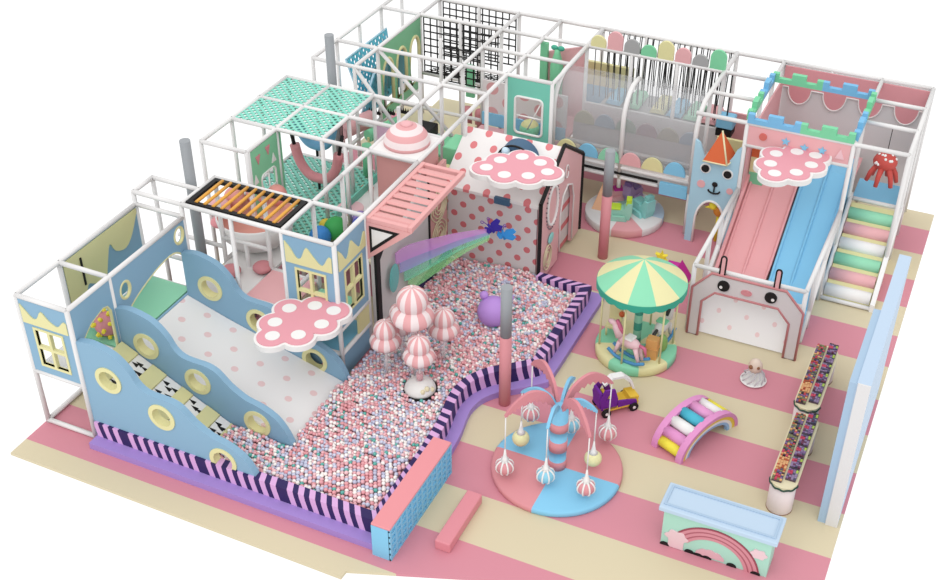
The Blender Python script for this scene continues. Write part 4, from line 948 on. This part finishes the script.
m.add(vs, [[i, (i+1) % n, n+(i+1) % n, n+i] for i in range(n)] + [[2*n+i, 3*n+i, 3*n+(i+1) % n, 2*n+(i+1) % n] for i in range(n)] + [[n+i, n+(i+1) % n, 3*n+(i+1) % n, 3*n+i] for i in range(n)] + [[i, 2*n+i, 2*n+(i+1) % n, (i+1) % n] for i in range(n)], 0).build('scalloped_trim', mat('trim_teal', '2fa58c'), t)
MB().lathe((cx, cy, .24), [(.09, .2*i) for i in range(9)], 16, mf=lambda i, j: j % 2).build('striped_pole', [mat('pole_teal', '3f9d86'), mat('pole_mint', '8ccfb0')], t)
for k in range(6):
    a = k*pi/3+.45; MB().tube((cx+.8*cos(a), cy+.8*sin(a), .24), (cx+.8*cos(a), cy+.8*sin(a), 1.9), .022, 0, 8).build('corner_pole', CC, t)
def horse(x, y, a, m1, m2, m3, label):
    M = Matrix.Translation((x, y, .24)) @ Matrix.Rotation(a, 4, 'Z') @ Matrix.Scale(1.25, 4)
    t = thing('rocking_horse', label, 'rocking horse', (x, y, .24), 'rocking horses on the carousel')
    m = MB(M); m.sphere((0, 0, .38), .13, 0, 14, 9, sc=(1.7, .8, .85)); m.path([(.18, 0, .42), (.27, 0, .56), (.3, 0, .64)], [.09, .07, .055], 0, 10); m.sphere((.35, 0, .64), .065, 0, 10, 7, sc=(1.5, .8, .8))
    m.build('body', m1, t)
    for dx, dy in ((.16, .06), (.16, -.06), (-.16, .06), (-.16, -.06)): MB(M).path([(dx, dy, .34), (dx*1.25, dy, .2), (dx*1.5, dy, .08)], [.045, .035, .03], 0, 8).build('leg', m1, t)
    MB(M).path([(.14, 0, .5), (.2, 0, .6), (.27, 0, .72)], [.03, .04, .03], 0, 8).build('mane', m2, t)
    MB(M).path([(-.2, 0, .4), (-.3, 0, .38), (-.34, 0, .22)], [.03, .035, .015], 0, 8).build('tail', m2, t)
    MB(M).box(-.09, -.1, .46, .07, .1, .5, 0, .02).build('saddle', m3, t)
    for dy in (-.09, .09): MB(M).path([(-.36, dy, .14), (-.2, dy, .05), (0, dy, .02), (.2, dy, .05), (.36, dy, .14)], .03, 0, 8).build('rocker', mat('rock_blue', '4a8fc0'), t)
horse(10.05, 6.55, 2.9, mat('horse_pink', 'e6c0c6'), mat('mane_pink', 'd06a8a'), MATW, 'pale pink rocking horse on blue rockers at the front of the carousel')
horse(10.5, 7.4, 1.4, mat('horse_white', 'd8d4d0'), mat('mane_black', '3a3a38'), GREEN, 'white rocking horse with dark mane at the right of the carousel')
t = thing('toy_chair', 'pastel yellow baby chair at the left rear of the carousel', 'toy chair', (9.45, 7.3, .24))
MB().box(9.3, 7.15, .45, 9.6, 7.45, .52, 0, .01).build('seat', CC, t); MB().box(9.3, 7.4, .52, 9.6, 7.46, .95, 0, .01).build('backrest', CC, t)
for dx in (9.33, 9.57):
    for dy in (7.18, 7.42): MB().tube((dx, dy, .24), (dx, dy, .46), .025, 0, 8).build('leg', CC, t)
MB().sphere((9.62, 7.3, .8), .07, 0, 10, 6).build('orange_knob', ORANGE, t)
t = thing('toy_cabinet', 'orange wooden step cabinet on the right front of the carousel', 'toy cabinet', (10.5, 6.9, .24))
MB().box(10.35, 6.75, .24, 10.6, 6.95, .75, 0, .01).build('cabinet_body', mat('wood_orange', 'd9a05c'), t); MB().box(10.33, 6.73, .5, 10.62, 6.97, .53).build('shelf', mat('wood_orange', 'd9a05c'), t)
tag(MB().sphere((10.62, 7.08, .5), .15, 0, 12, 8, sc=(.8, .8, 1.5)).build('green_plush', mat('plush_green', '7fa85a')), 'olive green plush cactus on the carousel edge', 'soft toy')
KX, KY = 9.62, 10.25
t = thing('kite_toy', 'yellow star and magenta kite toy on the floor behind the carousel', 'toy', (KX, KY, 0))
MB().prism([(KX+.1, .02), (KX+.42, .02), (KX+.42, .32), (KX+.1, .32)], 'y', KY-.1, KY+.2).build('magenta_box', MAG, t)
MB().prism([(KX+.42, .02), (KX+.7, .02), (KX+.42, .42)], 'y', KY-.2, KY+.2).build('magenta_fin', MAG, t)
MB().prism(star(KX-.05, .45, .17, 6), 'y', KY, KY+.1).build('yellow_star', BYEL, t)
MB().tube((KX-.05, KY+.05, 0), (KX-.05, KY+.05, .32), .03, 0, 8).build('stem', BYEL, t)
tag(MB().sphere((10.95, 7.4, .7), .12, 0, 12, 8).build('violet_ball', VIOLET), 'violet ball half hidden at the right of the carousel roof', 'ball') if 0 else None

# ============================================================ PALM TREE SWING
px, py = 9.84, 3.02
t = thing('palm_swing', 'pink and blue palm tree swing on a round two tone base', 'swing ride', (px, py, 0))
MB().lathe((px, py, 0), [(1.25, 0), (1.27, .02), (1.27, .1), (1.23, .13), (.02, .13)], 48, mf=lambda i, j: 1 if (i//12) in (1, 3) else 0).build('round_base', [PINKD, SKY], t)
MB().lathe((px, py, .13), [(.18, 0), (.18, .2), (.17, .201), (.17, .45), (.18, .451), (.18, .7), (.17, .701), (.17, .95), (.18, .951), (.18, 1.15), (.17, 1.151), (.17, 1.45), (.1, 1.52)], 24, mf=lambda i, j: [0, 0, 1, 1, 0, 0, 1, 1, 0, 0, 1, 1][j]).build('striped_trunk', [PINKD, SKY], t)
def frond(a, L, m_, tip, apex, h):
    """arching upright blade with a toothed lower edge"""
    u = Vector((cos(a), sin(a), 0)); sd = Vector((-sin(a), cos(a), 0))*.03
    top = smooth([(0.02, 1.5), (L*.22, 1.5+(apex-1.5)*.75), (L*.55, apex), (L*.85, tip+(apex-tip)*.55), (L+.02, tip)], 6); N = len(top)
    pts = []
    for i, (d, z_) in enumerate(top):
        q = i/(N-1); w = h*math.sin(pi*min(1, .12+q*.86)); w *= 1-.28*(i % 2)
        pts.append((d-w*.25*(q-.5), z_-w-.01))
    poly = top + pts[::-1]; c = Vector((px, py, 0)); n = len(poly)
    vs = [c+u*d+Vector((0, 0, z_))+sd for d, z_ in poly] + [c+u*d+Vector((0, 0, z_))-sd for d, z_ in poly]
    fs = []
    for i in range(N-1):
        k = n-1-i; fs += [[i, i+1, k-1, k], [n+k, n+k-1, n+i+1, n+i], [i, n+i, n+i+1, i+1], [k-1, n+k-1, n+k, k]]
    fs += [[0, n-1, 2*n-1, n], [N-1, n+N-1, n+N, N]]
    MB().add(vs, fs, 0).build('frond', m_, t)
FP = mat('frond_pink', 'd0848c')
balls8 = [(9.05, 2.31, 0), (9.02, 3.16, 1), (8.91, 3.92, 0), (9.84, 2.42, 2), (9.76, 3.95, 2), (10.64, 2.44, 0), (10.49, 3.22, 1), (10.49, 4.04, 0)]
for x, y, c in balls8:
    a = math.atan2(y-py, x-px); L = math.hypot(x-px, y-py)
    frond(a, L, SKY if c else FP, 1.66 if c == 0 else 1.58, 2.12 if c == 0 else 1.84, .26 if c == 0 else .16)
for k, (x, y, c) in enumerate(balls8):
    lb = ['pink pendant seat, nearest the foam bench', 'yellow pendant seat on the left of the palm base', 'pink pendant seat at the far left behind the palm', 'blue pendant seat in front of the trunk', 'blue pendant seat behind the trunk',
          'pink pendant seat closest to the counter', 'yellow pendant seat right of the trunk', 'pink pendant seat at the far right near the toy car'][k]
    s = thing('pendant_seat', lb, 'swing seat', (x, y, .25), 'ball shaped seats hanging from the palm')
    mc = [mat('seat_pink', 'd58f95'), mat('seat_yellow', 'e0dca6'), mat('seat_blue', '86c5dc')][c]
    MB().sphere((x, y, .4), .17, 0, 24, 12, sc=(1, 1, .95)).build('ball', mc, s)
    if c != 1:
        m = MB()
        for q in range(8):
            a = q*pi/4; m.path([(x+.175*sin(e)*cos(a), y+.175*sin(e)*sin(a), .4+.167*cos(e)) for e in [.15+i*.4 for i in range(8)]], .018, 0, 6)
        m.build('white_ribs', MATW, s)
    MB().lathe((x, y, .54), [(.09, 0), (.05, .06), (.03, .16), (.015, .3)], 12).build('white_cone', MATW, s)
    MB().tube((x, y, .8), (x, y, 1.66 if c == 0 else 1.57), .013, 0, 6).build('white_cord', MATW, s)

# ============================================================ TOY CAR
M = Matrix.Translation((10.25, 5.25, 0)) @ Matrix.Rotation(.8, 4, 'Z') @ Matrix.Diagonal((1, .8, 1, 1))
t = thing('toy_car', 'purple and yellow ride on toy car with white curved roof', 'toy car', (10.25, 5.25, 0))
MB(M).prism([(-.36, .12), (.4, .12), (.42, .2), (-.38, .22)], 'y', -.24, .24).build('yellow_chassis', mat('car_yellow', 'e0b82c'), t)
MB(M).prism([(-.42, .18), (-.08, .16), (-.06, .4), (-.14, .66), (-.36, .68), (-.46, .45)], 'y', -.24, -.19, 0, [[(-.33, .42), (-.2, .42), (-.26, .56)]]).build('side_shell', VIOLET, t)
MB(M).prism([(-.42, .18), (-.08, .16), (-.06, .4), (-.14, .66), (-.36, .68), (-.46, .45)], 'y', .19, .24, 0, [[(-.33, .42), (-.2, .42), (-.26, .56)]]).build('side_shell', VIOLET, t)
MB(M).box(-.46, -.2, .2, -.4, .2, .62, 0, .02).build('rear_shell', VIOLET, t)
MB(M).prism([(-.06, .18), (.38, .18), (.36, .26), (.1, .32), (-.06, .34)], 'y', -.26, -.21).build('door', VIOLET, t)
MB(M).prism([(.22, .2), (.42, .2), (.44, .3), (.24, .32)], 'y', -.2, .2).build('hood', mat('car_yellow', 'e0b82c'), t)
MB(M).prism([(-.3, .2), (0, .2), (0, .28), (-.22, .3), (-.26, .5), (-.32, .5)], 'y', -.14, .14).build('seat', mat('car_yellow', 'e0b82c'), t)
MB(M).prism([(-.3, .66), (-.1, .8), (.15, .78), (.34, .6), (.42, .38), (.37, .38), (.29, .57), (.13, .73), (-.1, .75), (-.28, .62)], 'y', .0, .2).build('white_roof', MATW, t)
for x, y in ((-.32, -.27), (.3, -.27), (-.32, .27), (.3, .27)):
    w = MB(M).tube((x, y-.035, .1), (x, y+.035, .1), .1, 0, 18).build('wheel', BLACK, t); MB(M).tube((x, y-.045, .1), (x, y+.045, .1), .035, 0, 10).build('hub_cap', MATW, w)

# ============================================================ RAINBOW ARCH CLIMBER
AX = Vector((11.62, 4.33)); BX = Vector((12.32, 5.92)); ang = math.atan2(BX.y-AX.y, BX.x-AX.x); mid = (AX+BX)/2
M = Matrix.Translation((mid.x, mid.y, 0)) @ Matrix.Rotation(ang, 4, 'Z')
t = thing('rainbow_climber', 'rainbow arch climber with pink rims and coloured rungs', 'climber', (mid.x, mid.y, 0))
H = .88
def semi(r, h, n=20): return [(r*cos(pi*i/n), h*sin(pi*i/n)) for i in range(n+1)]
for sd, side in ((-1, 'front'), (1, 'rear')):
    y0 = sd*.31
    for (ro, ri, ho, hi, m_, nm, w) in ((.88, .8, .64, .56, mat('rim_pink', 'd98cc0'), 'pink_rim', .07), (.8, .72, .56, .48, mat('rim_yellow', 'e6c83c'), 'yellow_band', .05), (.72, .65, .48, .42, MATW, 'white_band', .045), (.65, .58, .42, .36, mat('band_blue', '8fb8de'), 'blue_band', .04)):
        MB(M).prism(semi(ro, ho) + semi(ri, hi)[::-1], 'y', y0-w, y0+w).build(nm, m_, t)
cols = [(mat('rung_yellow', 'e8d930')), mat('rung_pink', 'd98cc0'), MATW, mat('rung_teal', '3fb0c8'), mat('rung_rose', 'dd94c4'), MATW, mat('rung_yellow', 'e8d930'), mat('rung_pink', 'd98cc0')]
for k in range(8):
    a = pi-(pi*(k+.7)/8.4)
    MB(M).tube((.76*cos(a), -.26, .53*sin(a)), (.76*cos(a), .26, .53*sin(a)), .118, 0, 16).build('rung', cols[k], t)

# floor spinner
t = thing('owl_spinner', 'small white wire spinner seat with brown owl shaped top on the floor', 'toy', (12.6, 7.28, 0))
c = (12.6, 7.28)
MB().lathe((*c, 0), [(.24, 0), (.28, .04), (.27, .06), (.2, .05)], 28).build('base_ring', MATW, t)
m = MB()
for k in range(10):
    a = k*pi/5; m.path([(c[0]+.25*cos(a), c[1]+.25*sin(a), .05), (c[0]+.22*cos(a+.5), c[1]+.22*sin(a+.5), .18), (c[0]+.12*cos(a+1), c[1]+.12*sin(a+1), .3)], .014, 0, 6)
m.build('wire_basket', mat('wire_grey', 'c3bfc4'), t)
MB().sphere((*c, .4), .15, 0, 16, 10, sc=(1, .9, 1.2)).build('owl_body', mat('owl_cream', 'd9c4b4'), t)
MB().sphere((c[0]-.07, c[1]-.11, .43), .05, 0, 8, 6).build('brown_marking', BROWN, t); MB().sphere((c[0]+.08, c[1]-.1, .44), .035, 0, 8, 6).build('brown_marking', BROWN, t)

# ============================================================ CANDY TABLES
cand = [mat('candy_%d' % i, h, .5) for i, h in enumerate(('6d3552', '8f7a9c', 'a8c24a', '3a3038', 'c23a58', '7d5f8e', 'd9a06a', '7b7a52', 'b0502f', '4b4a63'))]
def table(x0, y0, y1, label, lab2):
    r = .25; zt = .7
    t = thing('display_table', label, 'table', (x0, (y0+y1)/2, 0), 'long round ended candy tables')
    pts = [(x0+r*cos(a), y1-r+r*sin(a)) for a in [pi*i/14 for i in range(15)]] + [(x0+r*cos(a), y0+r+r*sin(a)) for a in [pi+pi*i/14 for i in range(15)]]
    MB().prism(pts, 'z', zt-.05, zt).build('table_top', CREAM, t)
    for yy in (y0+r, y1-r):
        d = MB().lathe((x0, yy, 0), [(.23, 0), (.24, .02), (.24, zt-.05)], 28).build('drum_leg', PWHITE, t)
        MB().lathe((x0, yy, 0), [(.245, 0), (.245, .012)], 28).build('foot_ring', BROWN, d)
    m = MB(); n = len(pts); loop = []
    for i in range(n):
        a, b = pts[i], pts[(i+1) % n]; L = math.hypot(b[0]-a[0], b[1]-a[1]); k = max(2, round(L/.03))
        loop += [(a[0]+(b[0]-a[0])*j/k, a[1]+(b[1]-a[1])*j/k) for j in range(k)]
    near = [i for i, p in enumerate(loop) if p[1] < y0+r+.01]
    m.path([(x0+(loop[i][0]-x0)*1.02, y0+r+(loop[i][1]-y0-r)*1.02, zt-.055+.012*math.sin(i*1.1)) for i in near], .02, 0, 6)
    m.build('scalloped_trim', DGREEN, t)
    random.seed(int(y0*10))
    for col, dx in ((0, -.125), (1, .105)):
        for k in range(6 if col else 6):
            yy = y0+.12+.12*col+k*.34+ (0 if col else -.0)
            if yy+.3 > y1-.02+.12: continue
            b = thing('candy_tray', f'tray of bright sweets on the {lab2} table, {"right" if col else "left"} row, {["nearest the front","second","third","fourth","fifth","farthest back"][k]}', 'tray', (x0+dx, yy+.16, zt), 'candy trays on the display tables')
            o_ = col == 0 and k == 1
            MB().box(x0+dx-.095, yy, zt, x0+dx+.095, yy+.33, zt+.035, 0).build('tray_box', mat('tray_peach', 'd99a6c') if o_ else mat('tray_dark', '5a4650'), b)
            m = MB()
            for i in range(4):
                for j in range(7):
                    ci = random.choice([6, 6, 6, 8]) if o_ else ((2 if (i == 3 and j in (4, 5)) else 3 if j == 6 else 4 if i < 2 and j in (3, 4) else random.choice([0, 1, 5, 1, 9])) if col else random.choice([7, 3, 8, 5, 6, 7, 4, 9]))
                    px_, py_ = x0+dx-.07+i*.047, yy+.03+j*.045
                    m.box(px_-.021, py_-.02, zt+.035, px_+.021, py_+.02, zt+.05+random.random()*.02, ci)
            m.build('sweets', cand, b)
            b.children[-1]['kind'] = 'stuff'
table(13.97, 3.62, 5.86, 'long cream candy table nearer the front, on white drum legs', 'front')
table(13.88, 5.98, 8.2, 'long cream candy table farther back beside the slide', 'rear')

# ============================================================ COUNTER
t = thing('reception_counter', 'reception counter with pale blue top and mint front with painted pink rainbow', 'counter', (13.2, 2.4, 0))
xa, xb, ya, yb, h = 12.24, 14.17, 2.06, 2.6, .95
MB().box(xa, ya, 0, xb, yb, h-.1).build('counter_body', mat('counter_mint', 'a5d4c2'), t)
tp = MB().box(xa-.09, ya-.07, h-.1, xb+.09, yb+.07, h, 0, .012).build('counter_top', COUNTER, t)
MB().prism(rect(xa-.03, ya+.02, xb+.03, yb), 'z', h, h+.02, 0, [rect(xa+.01, ya+.06, xb-.01, yb-.04)]).build('raised_edge', mat('counter_edge', 'a3bbd2'), tp)
yf = ya-.012
cxr, czr = 13.08, -.12
for k, (ro, m_) in enumerate(((.86, mat('rb_dark', '9a4656')), (.83, mat('rb_rose', 'cf8793')), (.77, mat('rb_deep', 'a85a68')), (.74, mat('rb_rose', 'cf8793')), (.68, mat('rb_deep', 'a85a68')), (.65, mat('rb_rose', 'cf8793')))):
    ri = [.83, .77, .74, .68, .65, .59][k]
    pts = [(cxr+.12+ro*1.0*cos(a), max(.0, czr+ro*sin(a))) for a in [pi*.0+pi*.80*i/24 for i in range(25)]] + [(cxr+.12+ri*cos(a), max(.0, czr+ri*sin(a))) for a in [pi*.80-pi*.80*i/24 for i in range(25)]]
    MB().prism(pts, 'y', yf-.004, ya).build('painted_rainbow_stripe', m_, t)
def cloudshape(cx_, cz_, s): 
    return [(cx_+s*(1+.12*cos(6*a))*cos(a), cz_+s*.75*(1+.12*cos(6*a))*sin(a)) for a in [2*pi*i/36 for i in range(36)]]
MB().prism(cloudshape(12.52, .28, .2), 'y', yf-.008, ya).build('painted_cloud', mat('cloud_pink', 'e2c2c8'), t)
MB().prism(rect(12.38, .01, 12.66, .2), 'y', yf-.009, ya).build('painted_cloud', mat('cloud_pink', 'e2c2c8'), t)
MB().prism(cloudshape(13.98, .5, .14), 'y', yf-.008, ya).build('painted_cloud', mat('cloud_pink', 'e2c2c8'), t)
MB().prism([(13.15+.26*cos(a), .05+.16*abs(sin(a))+.02*abs(sin(5*a))) for a in [pi*i/20 for i in range(21)]], 'y', yf-.008, ya).build('small_cloud', mat('cloud_rose', 'd9a9b3'), t)
for q, x in enumerate((12.32, 12.78, 12.95, 13.1, 13.55, 13.98)): MB().prism([(x+.09*cos(a), .005+.07*sin(a)) for a in [pi*i/8 for i in range(9)]], 'y', yf-.012, ya).build('black_scallop', BLACK, t)

# ============================================================ RIGHT WALL STRIP
t = thing('partition_wall', 'tall narrow pale blue partition wall along the right edge', 'partition', (14.9, 6, 0))
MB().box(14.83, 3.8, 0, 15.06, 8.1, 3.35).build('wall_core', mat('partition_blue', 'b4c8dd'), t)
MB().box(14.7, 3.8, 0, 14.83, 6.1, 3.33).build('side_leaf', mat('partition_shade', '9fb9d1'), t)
MB().box(14.845, 3.77, 0, 15.06, 3.8, 3.35).build('white_end', mat('wall_white', 'd6d4d4'), t)

# ============================================================ PIT BALLS
BCOL = ['e0999f', 'ecbcc0', 'f2ebe6', 'c6c9de', '52ada1', 'b8bad2', 'e3a8af', 'f6f0ec']
BN = ['salmon pink', 'pale pink', 'cream white', 'lavender blue', 'teal green', 'periwinkle', 'rose', 'white']
bm_ = [mat('pit_ball_'+str(i), c, .35, spec=.5) for i, c in enumerate(BCOL)]
def inside(x, y, poly):
    r = False; j = len(poly)-1
    for i in range(len(poly)):
        if (poly[i][1] > y) != (poly[j][1] > y) and x < (poly[j][0]-poly[i][0])*(y-poly[i][1])/(poly[j][1]-poly[i][1])+poly[i][0]: r = not r
        j = i
    return r
poly = list(offs(bpath, -.25)) + [(7.2, 8.3), (7.1, 8.44), (5.0, 8.44), (5.0, 3.52), (4.0, 3.52), (4.0, .05)]
random.seed(11); balls = []
d = .088; j = 0; y = .02
while y < 8.44:
    x = 3.76+(j % 2)*d/2
    while x < 8.5:
        jt = .003 if y < 1.2 and x > 6.2 else .014; xx, yy = x+random.uniform(-jt, jt), y+random.uniform(-jt, jt)
        if inside(xx, yy, poly) or (3.75 < xx < 5.1 and .2 < yy < 1.14):
            hump = .05*sin(xx*2.1)*sin(yy*1.7)
            zz = .37+hump+random.uniform(-.028, .028)
            slope = .05+(5.25-xx)*.45 if 1.32 < yy < 3.3 and xx < 5.2 else 0
            if (1.14 < yy < 1.33 and xx < 5.05) or (3.3 < yy < 3.5 and xx < 5.05) or (1.33 <= yy <= 3.3 and xx < 5.0) or (yy < .16 and xx < 5.05): x += d; continue
            if yy < 1.14 and xx < 3.75: x += d; continue
            if (xx-6.55)**2+(yy-3.7)**2 < .36**2: x += d; continue
            balls.append((xx, yy, zz))
        x += d
    y += d*.866; j += 1
def ico(sub):
    import bmesh
    b = bmesh.new(); bmesh.ops.create_icosphere(b, subdivisions=sub, radius=1)
    v = [tuple(q.co) for q in b.verts]; f = [[q.index for q in p.verts] for p in b.faces]; b.free(); return v, f
cam_p = Vector((15.69, -13.43, 16.6))
balls.sort(key=lambda b: (Vector(b)-cam_p).length)
def pick(x, y):
    r = random.random(); n_ = sin(x*1.9+1)*cos(y*1.3)
    if random.random() < .045: return 4
    return random.choices([0, 1, 2, 3, 5, 6, 7], [22+10*n_, 18, 16, 17-6*n_, 9-4*n_, 10+6*n_, 9])[0]
R_ = .0435
v2, f2 = ico(3 if 0 else 2)
protos = []
for i in range(8):
    me = bpy.data.meshes.new('pit_ball'); me.from_pydata([tuple(c*R_ for c in q) for q in v2], [], f2); me.materials.append(bm_[i]); me.polygons.foreach_set('use_smooth', [True]*len(f2)); protos.append(me)
for b in balls[:300]:
    k = pick(b[0], b[1]); o = bpy.data.objects.new('pit_ball', protos[k]); o.location = b; COL.objects.link(o)
    tag(o, f'{BN[k]} plastic ball at the front corner of the pit by the lattice block', 'ball', 'plastic balls at the front of the pit')
v1, f1 = ico(1); nv = len(v1)
V = []; F = []; MI = []
rest = balls[300:]
rest += [(x+.04, y+.025, z_-.03) for x, y, z_ in balls[300:]]
for q, b in enumerate(rest):
    k = pick(b[0], b[1]); o_ = q*nv
    V += [(b[0]+c[0]*R_, b[1]+c[1]*R_, b[2]+c[2]*R_) for c in v1]; F += [(f[0]+o_, f[1]+o_, f[2]+o_) for f in f1]; MI += [k]*len(f1)
me = bpy.data.meshes.new('pit_balls'); me.from_pydata(V, [], F)
for m_ in bm_: me.materials.append(m_)
me.polygons.foreach_set('material_index', MI); me.polygons.foreach_set('use_smooth', [True]*len(F)); me.update()
o = bpy.data.objects.new('pit_balls', me); COL.objects.link(o)
tag(o, 'sea of pink, white, lavender and teal plastic balls filling the pit', 'balls', kind='stuff')
tag(MB().prism(poly, 'z', .02, .26).build('pit_floor', mat('pit_pink', 'cc9aa0')), 'pink padded bed beneath the pit balls', 'mat')

# ============================================================ CAMERA, LIGHT
cam = bpy.data.cameras.new('camera'); co = bpy.data.objects.new('camera', cam); COL.objects.link(co); SC.camera = co
co.location = (15.6895, -13.4292, 16.6250)
a, b_, c_ = radians(54.5918), radians(-.0933), radians(24.8444)
# camera basis = Rz @ Ry @ Rx
Rm = Matrix.Rotation(c_, 3, 'Z') @ Matrix.Rotation(b_, 3, 'Y') @ Matrix.Rotation(a, 3, 'X')
co.rotation_euler = Rm.to_euler()
cam.sensor_width = 36; cam.lens = 1231.868*36/950; cam.clip_end = 200
w = bpy.data.worlds.new('world'); SC.world = w; w.use_nodes = True
w.node_tree.nodes['Background'].inputs[0].default_value = (1, 1, 1, 1); w.node_tree.nodes['Background'].inputs[1].default_value = 1.12
def sun(name, e, rx, ry, ang, col=(1, 1, 1)):
    l = bpy.data.lights.new(name, 'SUN'); l.energy = e; l.angle = radians(ang); l.color = col
    o = bpy.data.objects.new(name, l); COL.objects.link(o); o.rotation_euler = (radians(rx), radians(ry), 0)
sun('sun', 1.1, 38, 4, 60)
SC.view_settings.view_transform = 'Standard'; SC.view_settings.look = 'None'; SC.view_settings.gamma = 1; SC.view_settings.exposure = 0
SC.view_settings.use_curve_mapping = False
